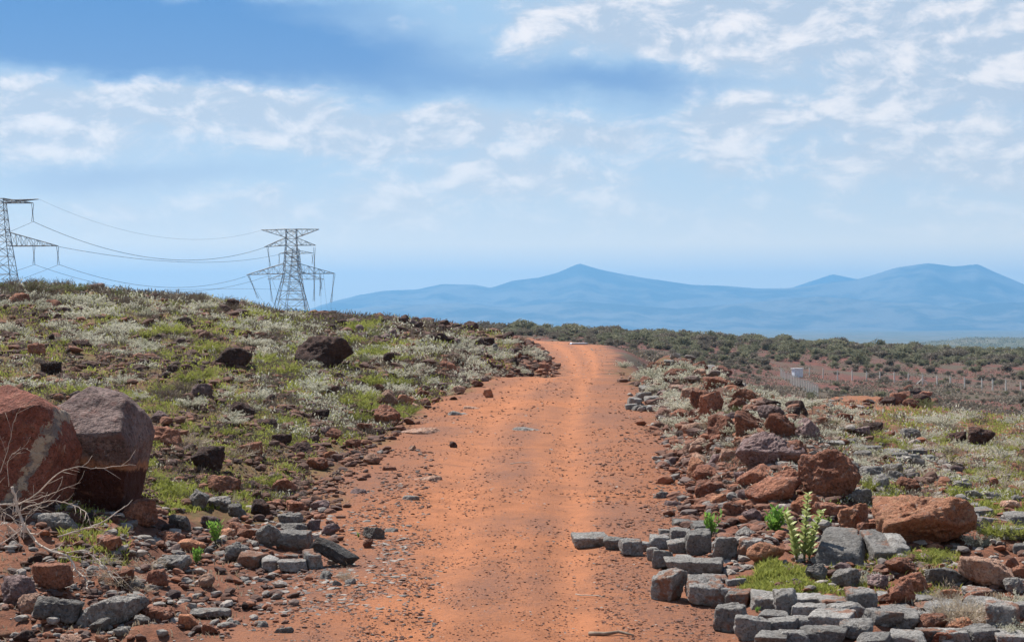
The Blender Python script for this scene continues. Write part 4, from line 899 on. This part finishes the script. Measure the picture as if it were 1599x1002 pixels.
grass('dry_grass', [(-150,800,470,790,15000,6,.05),(1000,1750,590,780,26000,5,.0),(0,400,850,1000,2500,8,.1),(1400,1600,900,1000,3000,12,.05)], 'straw', 8, 'pale dead grass stalks scattered over the banks')

def cover(name, mname, regs, L, W, seed, label, m_=13):
    rng = np.random.default_rng(seed); A_ = []
    for (a, b, c, d, n, thr) in regs:
        px = rng.uniform(a, b, n); row = rng.uniform(c, d, n); k = fbm(np.c_[px/34, row/12], 4, seed)+rng.normal(0, .14, n) > thr; px, row = px[k], row[k]
        X, D, Z = at(px, row); k = (road_sd(X, D)[0] < -.1) & ((px < 950) | (D < 112)) & NOC(X, D); A_.append(np.c_[X, D, Z][k])
    A_ = np.concatenate(A_); sc = np.clip(A_[:,1]/38, .6, 2.6); n = len(A_)
    P = np.repeat(A_, m_, 0)+np.c_[rng.normal(0, .10, n*m_), rng.normal(0, .10, n*m_), np.abs(rng.normal(0, .05, n*m_))]*np.repeat(sc, m_)[:,None]
    S_ = np.repeat(sc, m_); V, Fc = leaves(P, rng.normal(0, .8, (len(P), 3))+np.array([0, 0, .7]), L*S_, W*S_, rng)
    tag(link(name, np_mesh(name, V, Fc, dict(tint=np.repeat(np.clip(rng.normal(.45, .3, len(P)), 0, 1), 4))), M[mname]), label, 'ground cover', kind='stuff')
LS = (-150,480,465,790); LM2 = (400,790,500,690); RS = (1000,1750,575,790)
NOC = lambda X, D: ~((X/D*F+CX > 1285) & (X/D*F+CX < 1480) & (D > 80))
cover('silver_ground_cover', 'silver', [LS+(1500,.30), LM2+(3200,.14), RS+(4200,.14), (-60,420,450,480,500,.05)], .085, .03, 31, 'low silvery ground cover spreading between the stones')
cover('green_ground_cover', 'grass', [LS+(5200,.14), LM2+(2400,.14), (1300,1750,640,790,3000,.05)], .07, .024, 32, 'low yellow-green ground cover between rocks on the banks')
cover('brown_ground_cover', 'greyb', [LS+(6500,-.05), LM2+(4200,-.05), RS+(4200,.0), (-60,420,450,480,1500,.0),(420,860,485,520,900,.0)], .10, .018, 33, 'dead brown twiggy litter and low ground cover on the banks')

# ------------------------------------------------------------------ far bushes in the valley
def bush(seed, leafm, h=3.0):
    r = empty('bush', (0, -60, -40)); rng = np.random.default_rng(seed); mb = MB(); Ps, T = [], []
    for i in range(rng.integers(8, 12)):
        az = rng.uniform(0, 6.28); rr = rng.uniform(.15, .95)*h*.5; c = np.array([math.cos(az)*rr, math.sin(az)*rr, h*rng.uniform(.20, .74)])
        mb.tube([(0, 0, -.2), tuple(c*.5*np.array([.7, .7, 1])), tuple(c)], [.10, .06, .02], 4)
        n = 75; q = rng.normal(0, 1, (n, 3)); q /= np.linalg.norm(q, axis=1)[:,None]; rad = h*rng.uniform(.17, .28)
        Ps.append(c+q*rad*np.array([1.25, 1.25, .8])*rng.uniform(.5, 1.1, (n, 1))); T.append(np.clip(.5+rng.normal(0, .2, n)+rng.normal(0, .18), 0, 1))
    P = np.concatenate(Ps); P = P[P[:,2] > .15]; T = np.concatenate(T)[:len(P)]
    V, Fc = leaves(P, rng.normal(0, 1, (len(P), 3))+np.array([0, 0, .4]), .42*rng.uniform(.7, 1.3, len(P)), .26, rng)
    link('crown', np_mesh('crown', V, Fc, dict(tint=np.repeat(T, 4))), M[leafm], r); mb.build('trunk', M['twig'], r)
    return r, V, np.repeat(T, 4), leafm
BU = [bush(500+i, 'farleaf' if i < 4 else 'fargrey') for i in range(6)]
rr = np.random.default_rng(4)
def belt():
    cand = []
    # rows measured on the land; dense belt towards the back, scattered low scrub in front
    tries = 0
    while len(cand) < 4200 and tries < 60000:
        tries += 1
        D = math.exp(rr.uniform(math.log(210), math.log(820))); px = rr.uniform(700, 1800)
        dens = float(sstep(np.array([D]), 330+100*(px > 1100), 520+70*(px > 1100))[0])*1.0+.16
        if 900 <= px < 1260: dens = max(dens, float(sstep(np.array([D]), 240, 420)[0])*.75)
        if px < 900: dens = float(sstep(np.array([D]), 300, 400)[0])
        if D > 340 and 1200 < px < 1300 and D < 420: continue
        nz = fbm(np.array([[px/60., D/45.]]), 3, 77)[0]
        if rr.uniform() > dens*(.75+.9*nz): continue
        cand.append((D, px, nz))
    X = np.array([(p-CX)/F*d for d, p, _ in cand]); Y = np.array([d for d, _, _ in cand]); Z = ground_z(X, Y)
    sz = np.clip(rr.lognormal(-.45, .38, len(X)), .28, 1.35)*(.34+.66*sstep(Y, 330, 520)); k = rr.integers(0, 6, len(X)); kk = np.where(Y < 420, np.where(rr.uniform(0, 1, len(X)) < .6, rr.integers(4, 6, len(X)), k), k)
    ok = road_sd(X, np.minimum(Y, 399))[0] < -3; ok |= Y > 400
    ok &= ~((Y > 225) & (Y < 420) & (np.abs(X/Y*F+CX-1245) < 45) & (Y < 400))
    idx = np.where(ok)[0]
    order = idx[np.argsort(-(sz[idx]/Y[idx]))]
    inv = [i for i in order if 0 < X[i]/Y[i]*F+CX < 1599][:290]
    started = set()
    for i in inv:
        b = BU[kk[i]][0]; o = b if kk[i] not in started else copy_tree(b); started.add(kk[i])
        o.location = (X[i], Y[i], Z[i]-.1); s = sz[i]; o.scale = (s*rr.uniform(.9, 1.4), s*rr.uniform(.9, 1.3), s*rr.uniform(.75, 1.1)); o.rotation_euler = (0, 0, rr.uniform(0, 6.28))
        tag(o, None, 'bush', 'bushes on the valley floor behind the road')
        px = X[i]/Y[i]*F+CX; row = CY-F*(Z[i]-CZ)/Y[i]; dsc = ('grey-brown' if kk[i] > 3 else 'dark green')+(' low' if s < .6 else ' tall' if s > .95 else '')+' valley bush'
        autolabel(o, px, row, dsc)
    for lm in ('farleaf', 'fargrey'):
        rest = [i for i in idx if i not in set(inv) and BU[kk[i]][3] == lm]
        Vs, Ts = [], []
        for i in rest:
            V, T = BU[kk[i]][1], BU[kk[i]][2]; a = rr.uniform(0, 6.28); s = sz[i]
            W = V@np.array([[math.cos(a), math.sin(a), 0], [-math.sin(a), math.cos(a), 0], [0, 0, 1]])*np.array([s*1.15, s*1.15, s*.95]); Vs.append(W+np.array([X[i], Y[i], Z[i]-.1])); Ts.append(T)
        V = np.concatenate(Vs)
        nm = 'bushland' if lm == 'farleaf' else 'dry_bushland'
        tag(link(nm, np_mesh(nm, V, np.arange(len(V)).reshape(-1, 4), dict(tint=np.concatenate(Ts))), M[lm]), 'far belt of dense green bushes across the valley' if lm == 'farleaf' else 'far grey-brown scrub filling gaps in the bush belt', 'bushland', kind='stuff')
    # low ground scrub as a mass of leaf clumps
    n = 7000; D = np.exp(rr.uniform(math.log(140), math.log(620), n)); px = rr.uniform(850, 1800, n); X = (px-CX)/F*D
    kq = (fbm(np.c_[px/45, D/16], 3, 7)+rr.normal(0, .15, n) > .0) & (road_sd(X, np.minimum(D, 399))[0] < -2); D, px, X = D[kq], px[kq], X[kq]; Z = ground_z(X, D); n = len(X); m_ = 16
    P = np.repeat(np.c_[X, D, Z], m_, 0)+rr.normal(0, 1, (n*m_, 3))*np.array([.5, .5, .16])+np.array([0, 0, .15])
    V, Fc = leaves(P, rr.normal(0, 1, (len(P), 3))+np.array([0, 0, .5]), .34, .20, rr)
    tag(link('scrub', np_mesh('scrub', V, Fc, dict(tint=np.repeat(rr.uniform(0, 1, len(P)), 4))), M['fargrey']), 'low grey-brown scrub scattered over the red valley floor', 'scrub', kind='stuff')
    n = 1500; D = rr.uniform(4300, 6300, n); px = rr.uniform(1150, 1900, n); X = (px-CX)/F*D; Z = ground_z(X, D); m_ = 26
    P = np.repeat(np.c_[X, D, Z], m_, 0)+rr.normal(0, 1, (n*m_, 3))*np.array([8, 8, 1.6])+np.array([0, 0, 2.0])
    V, Fc = leaves(P, rr.normal(0, 1, (len(P), 3)), 5.0, 3.0, rr)
    tag(link('far_woodland', np_mesh('far_woodland', V, Fc, dict(tint=np.repeat(rr.uniform(0, 1, len(P)), 4))), M['farleaf']), 'hazy wooded hill in the far right distance', 'woodland', kind='stuff')
belt()

# ------------------------------------------------------------------ fences, cabin, van
def fence(pts, name, label, hm=1.8, brace=(), wd=.20):
    r = empty(name, (0, 0, 0)); tag(r, label, 'fence'); heads = []
    for i, (px, row) in enumerate(pts):
        if row < 0: D = -row; X = (px-CX)/F*D; Z = ground_z(X, D)[0]
        else: X, D, Z = at(px, row); X, D, Z = X[0], D[0], Z[0]
        if i == 0: r.location = (X, D, Z); o0 = Vector((X, D, Z))
        mb = MB(); p = Vector((X, D, Z))-o0
        mb.box(p+Vector((0, 0, hm/2-.15)), (wd, wd, hm+.3)); mb.bar(p+Vector((0, 0, hm)), p+Vector((-.12, 0, hm+.28)), .06)
        post = mb.build('post', M['concrete'], r); heads.append(p)
        if i in brace:
            for sg in (-1, 1):
                b2 = MB(); b2.bar(p+Vector((0, 0, hm*.62)), p+Vector((sg*1.25, 0, -.05)), .08); b2.build('brace', M['concrete'], r)
    wb = MB()
    for a, b in zip(heads[:-1], heads[1:]):
        for z in (.4, .8, 1.2, 1.6): wb.bar(a+Vector((0, -.1, z)), b+Vector((0, -.1, z)), .008)
    wb.build('wire', M['wire'], r)
xs = [525,593,665,738,810,877,949,1019,1090,1162,1229,1300,1386,1440,1506,1581,1650]
fence([(1100+x/3.2, 589+(x-525)/1060*25) for x in xs], 'post_fence', 'long row of pale concrete fence posts crossing the red valley floor', brace=(8,))
fence([(1219+58*(i/23)**1.1, -(350-120*(i/23)**.9)) for i in range(24)], 'post_fence', 'tight receding row of pale fence posts descending left of the white cabin', hm=1.5, wd=.15)
def cabin():
    X, D, Z = at(1245, 589); r = empty('cabin', (X[0], D[0], Z[0]), .35); px = D[0]/F; W, H, Dp = 15*px, 13*px, 9*px
    b = MB(); b.box((0, 0, H/2), (W, Dp, H)); b.build('wall', M['panel'], r)
    b = MB(); b.box((0, 0, H+.06), (W+.3, Dp+.3, .14)); b.build('roof', M['white'], r)
    for k in range(4):
        b = MB(); b.box((-W/2+W*(k+.5)/4, -Dp/2-.03, H*.52), (.08, .06, H*.9)); b.build('rib', M['white'], r)
    b = MB(); b.box((W*.25, -Dp/2-.035, H*.45), (W*.18, .04, H*.8)); b.build('door', M['white'], r)
    tag(r, 'small white prefabricated cabin standing alone on the red valley floor', 'cabin')
cabin()
def van():
    D = 262.0; X = (905-CX)/F*D; r = empty('van', (X, D, ground_z(X, D)[0]-.0), math.radians(8)); L, Wd, H = 2.45*1.0, 1.6, 1.25
    top = CZ-(534.5-CY)/F*D; r.location.z = top-H-.04
    def prism(prof, y0, y1, name, m):
        V = [(x, y0, z) for x, z in prof]+[(x, y1, z) for x, z in prof]; n = len(prof)
        Fc = [tuple(range(n)), tuple(range(2*n-1, n-1, -1))]+[(i, i+n, (i+1)%n+n, (i+1)%n) for i in range(n)]
        me = bpy.data.meshes.new(name); me.from_pydata(V, [], Fc); me.update(); return link(name, me, M[m], r)
    prism([(-1.9,.25),(1.9,.25),(1.95,.62),(1.3,.72),(-1.85,.75)], -.8, .8, 'body', 'white')
    prism([(-1.6,.75),(1.28,.72),(1.05,1.13),(-1.25,1.13)], -.74, .74, 'window', 'dglass')
    prism([(-1.32,1.13),(1.12,1.13),(1.0,1.24),(-1.22,1.24)], -.76, .76, 'roof', 'white')
    for x in (-1.2, 1.2):
        for y in (-.78, .78):
            b = MB(); b.tube([(x, y-.1, .3), (x, y+.1, .3)], .3, 16); b.build('wheel', M['rubber'], r)
    tag(r, 'white vehicle with flat roof showing over the far shoulder of the road', 'vehicle')
van()

# ------------------------------------------------------------------ pylons and lines
def P3(px, row, D): return Vector(((px-CX)/F*D, D, CZ-(row-CY)/F*D))
def pylon(name, cx, D, levels, arms, peaks, strings, label, rot=0, th=.13, extra=None):
    """levels: (row, half-width px); arms: (row_low, row_top, reach px, side, tip_row); rows are converted to metres at distance D"""
    k = D/F; zb = CZ-(levels[0][0]-CY)*k; r = empty(name, ((cx-CX)*k, D, zb), rot)
    Z = lambda row: (levels[0][0]-row)*k
    lev = [(Z(a), b*k) for a, b in levels]; hw = lambda z: float(np.interp(z, [q[0] for q in lev], [q[1] for q in lev]))
    for sx in (-1, 1):
        for sy in (-1, 1):
            mb = MB()
            for (z0, h0), (z1, h1) in zip(lev[:-1], lev[1:]): mb.bar((sx*h0, sy*h0, z0), (sx*h1, sy*h1, z1), th*1.15)
            mb.build('leg', M['steel'], r)
    mb = MB(); z = 0.0; top = lev[-1][0]
    while z < top-1e-3:
        h0 = hw(z); z2 = min(top, z+max(h0*1.25, 1.6)); 
        if top-z2 < h0*.5: z2 = top
        h1 = hw(z2); zm = (z+z2)/2; hm = hw(zm)
        for (a, b) in (((-1,-1),(1,-1)), ((1,-1),(1,1)), ((1,1),(-1,1)), ((-1,1),(-1,-1))):
            mb.bar((a[0]*h0, a[1]*h0, z), (b[0]*h1, b[1]*h1, z2), th*.6); mb.bar((b[0]*h0, b[1]*h0, z), (a[0]*h1, a[1]*h1, z2), th*.6)
            mb.bar((a[0]*h1, a[1]*h1, z2), (b[0]*h1, b[1]*h1, z2), th*.6)
            if h0 > 3: mb.bar((a[0]*hm, a[1]*hm, zm), (b[0]*hm, b[1]*hm, zm), th*.5)
        z = z2
    mb.build('bracing', M['steel'], r)
    for (rl, rt, reach, side, tip) in arms:
        mb = MB(); zl, zt, zp = Z(rl), Z(rt), Z(tip); xr = side*reach*k; hl, ht = hw(zl), hw(zt); n = max(4, int(abs(reach)/9))
        for sy in (-1, 1):
            A0, B0 = Vector((side*hl, sy*hl, zl)), Vector((side*ht, sy*ht, zt)); T = Vector((xr, sy*.25, zp))
            mb.bar(A0, T, th*.95); mb.bar(B0, T, th*.95)
            for i in range(n):
                a, b = A0.lerp(T, i/n), B0.lerp(T, i/n); a2, b2 = A0.lerp(T, (i+1)/n), B0.lerp(T, (i+1)/n)
                mb.bar(a, b, th*.5); mb.bar(a if i % 2 else b, b2 if i % 2 else a2, th*.5)
        for i in range(n+1):
            mb.bar(Vector((side*hl, -hl, zl)).lerp(Vector((xr, -.25, zp)), i/n), Vector((side*hl, hl, zl)).lerp(Vector((xr, .25, zp)), i/n), th*.5)
        mb.build('crossarm', M['steel'], r)
    for (x, r0, x2, r1) in strings:
        mb = MB(); a, b = Vector((x*k, 0, Z(r0))), Vector((x2*k, 0, Z(r1))); n = 14
        for s in (-.35, .35):
            pts = [a.lerp(b, i/(n*2))+Vector((s*(.6+.4*math.cos(i/n*3.1)), 0, 0)) for i in range(n*2+1)]; mb.tube(pts, [.07 if i % 2 else .15 for i in range(n*2+1)], 6)
        mb.build('insulator', M['glass_ins'], r)
    return tag(r, label, 'pylon')
GW = 'overhead conductors of the power line'
pylon('pylon', 455, 850, [(506,31),(430,12),(383,8.5),(371,8),(358,8)],
    [(371,358,47,-1,359),(371,358,43,1,358),(383,371,42,-1,385.5),(383,371,38,1,383),(427,411,70,-1,429),(427,411,68,1,427)], None,
    [(-37,386,-33,418),(-35,430,-30,470),(-67,430,-52,466),(36,386,36,428),(36,428,35,470),(67,428,62,472),(45,428,45,462)], 'tall lattice pylon with three tiers of arms standing behind the left ridge', th=.15)
pylon('pylon', -1, 650, [(505,34),(440,24),(384,16),(362,13),(317,8.5),(310,8)],
    [(317,310,53,1,317),(317,310,53,-1,317),(384,362,92,1,384),(384,362,92,-1,384),(317,313,61,1,311)], None,
    [(52,318,52,346),(54,385,54,413),(91,385,92,413)], 'large nearer lattice pylon cut off by the left edge of the view', th=.14)
pylon('pylon', 462, 1100, [(500,18),(440,10),(392,5),(389,5)], [(396,391,27,-1,396),(396,391,27,1,395),(436,424,44,-1,436),(436,424,44,1,436)], None,
    [(-26,397,-26,412),(26,397,26,412),(40,437,40,452)], 'smaller lattice pylon directly behind the tall three-tier pylon', th=.12)
pylon('pylon', 378, 5200, [(489,3),(470,1.2),(466,1)], [(469,467,6,-1,469),(469,467,6,1,469),(474,472,8,-1,474),(474,472,8,1,474)], None, [], 'tiny hazy pylon on the plain left of the tall pylon', th=.35)
def wire(a, b, sag, label, r=.085):
    A, B = P3(*a), P3(*b); mb = MB(); n = 48; k = (a[2]+b[2])/2/F
    r *= .68
    P = [A.lerp(B, i/n)-Vector((0, 0, sag*k*4*(i/n)*(1-i/n))) for i in range(n+1)]; mb.tube(P, r, 5)
    o = mb.build('power_line', M['wire'], None, True); tag(o, label, 'cable', GW)
wire((52,346,650), (414,386,850), 36, 'conductor from the upper arm of the cropped pylon, sagging to the middle arm', .13)
wire((52,346,650), (-200,410,560), 12, 'conductor leaving the cropped pylon upper insulator toward the left edge', .10)
wire((61,311,650), (410,359,850), 33, 'highest and thinnest wire, joining the tops of the two big pylons', .05)
wire((91,385,650), (437,397,1100), 17, 'nearly flat conductor running to the pylon behind', .12)
wire((92,413,650), (388,430,850), 26, 'conductor from the outer lower arm of the cropped pylon to the tall pylon', .11)
wire((54,413,650), (420,430,850), 33, 'lower conductor from the inner insulator of the cropped pylon', .10)
wire((92,413,650), (-200,500,560), 8, 'conductor leaving the outer lower insulator toward the left edge', .09)
wire((54,413,650), (-200,470,560), 8, 'conductor leaving the inner lower insulator toward the left edge', .09)
wire((240,454,760), (440,452,1100), -2, 'lowest faint conductor running behind the tall pylon', .09)
for i, (x0, r0, x1, r1, w_) in enumerate([(418,418,446,485,'upper left arm'),(388,431,420,482,'lower left arm tip'),(425,470,440,487,'lower left inner arm'),(491,428,492,490,'upper right arm'),(521,429,515,491,'lower right arm tip'),(500,428,502,492,'lower right middle'),(505,428,512,488,'lower right outer middle')]):
    wire((x0, r0, 850), (x1, r1, 2400), 3, f'thin jumper line dropping away from the {w_} of the tall pylon', .09)

# ------------------------------------------------------------------ haze
def haze():
    me = bpy.data.meshes.new('haze'); x, y0, y1, z0, z1 = 29000, -600, 34500, -480, 930
    me.from_pydata([(-x,y0,z0),(x,y0,z0),(x,y1,z0),(-x,y1,z0),(-x,y0,z1),(x,y0,z1),(x,y1,z1),(-x,y1,z1)], [], [(0,3,2,1),(4,5,6,7),(0,1,5,4),(1,2,6,5),(2,3,7,6),(3,0,4,7)])
    m = bpy.data.materials.new('haze'); m.use_nodes = True; t = NT(m.node_tree); t.n.clear()
    out = t.new('ShaderNodeOutputMaterial'); pv = t.new('ShaderNodeVolumePrincipled'); t.l.new(pv.outputs[0], out.inputs['Volume'])
    pv.inputs['Density'].default_value = HAZE; pv.inputs['Color'].default_value = (.225, .57, 1.0, 1); pv.inputs['Anisotropy'].default_value = 0.25
    tag(link('haze', me, m), 'blue atmospheric haze over the plain and mountains', 'haze', kind='stuff')
HAZE = 0.000052
haze()
resolve()
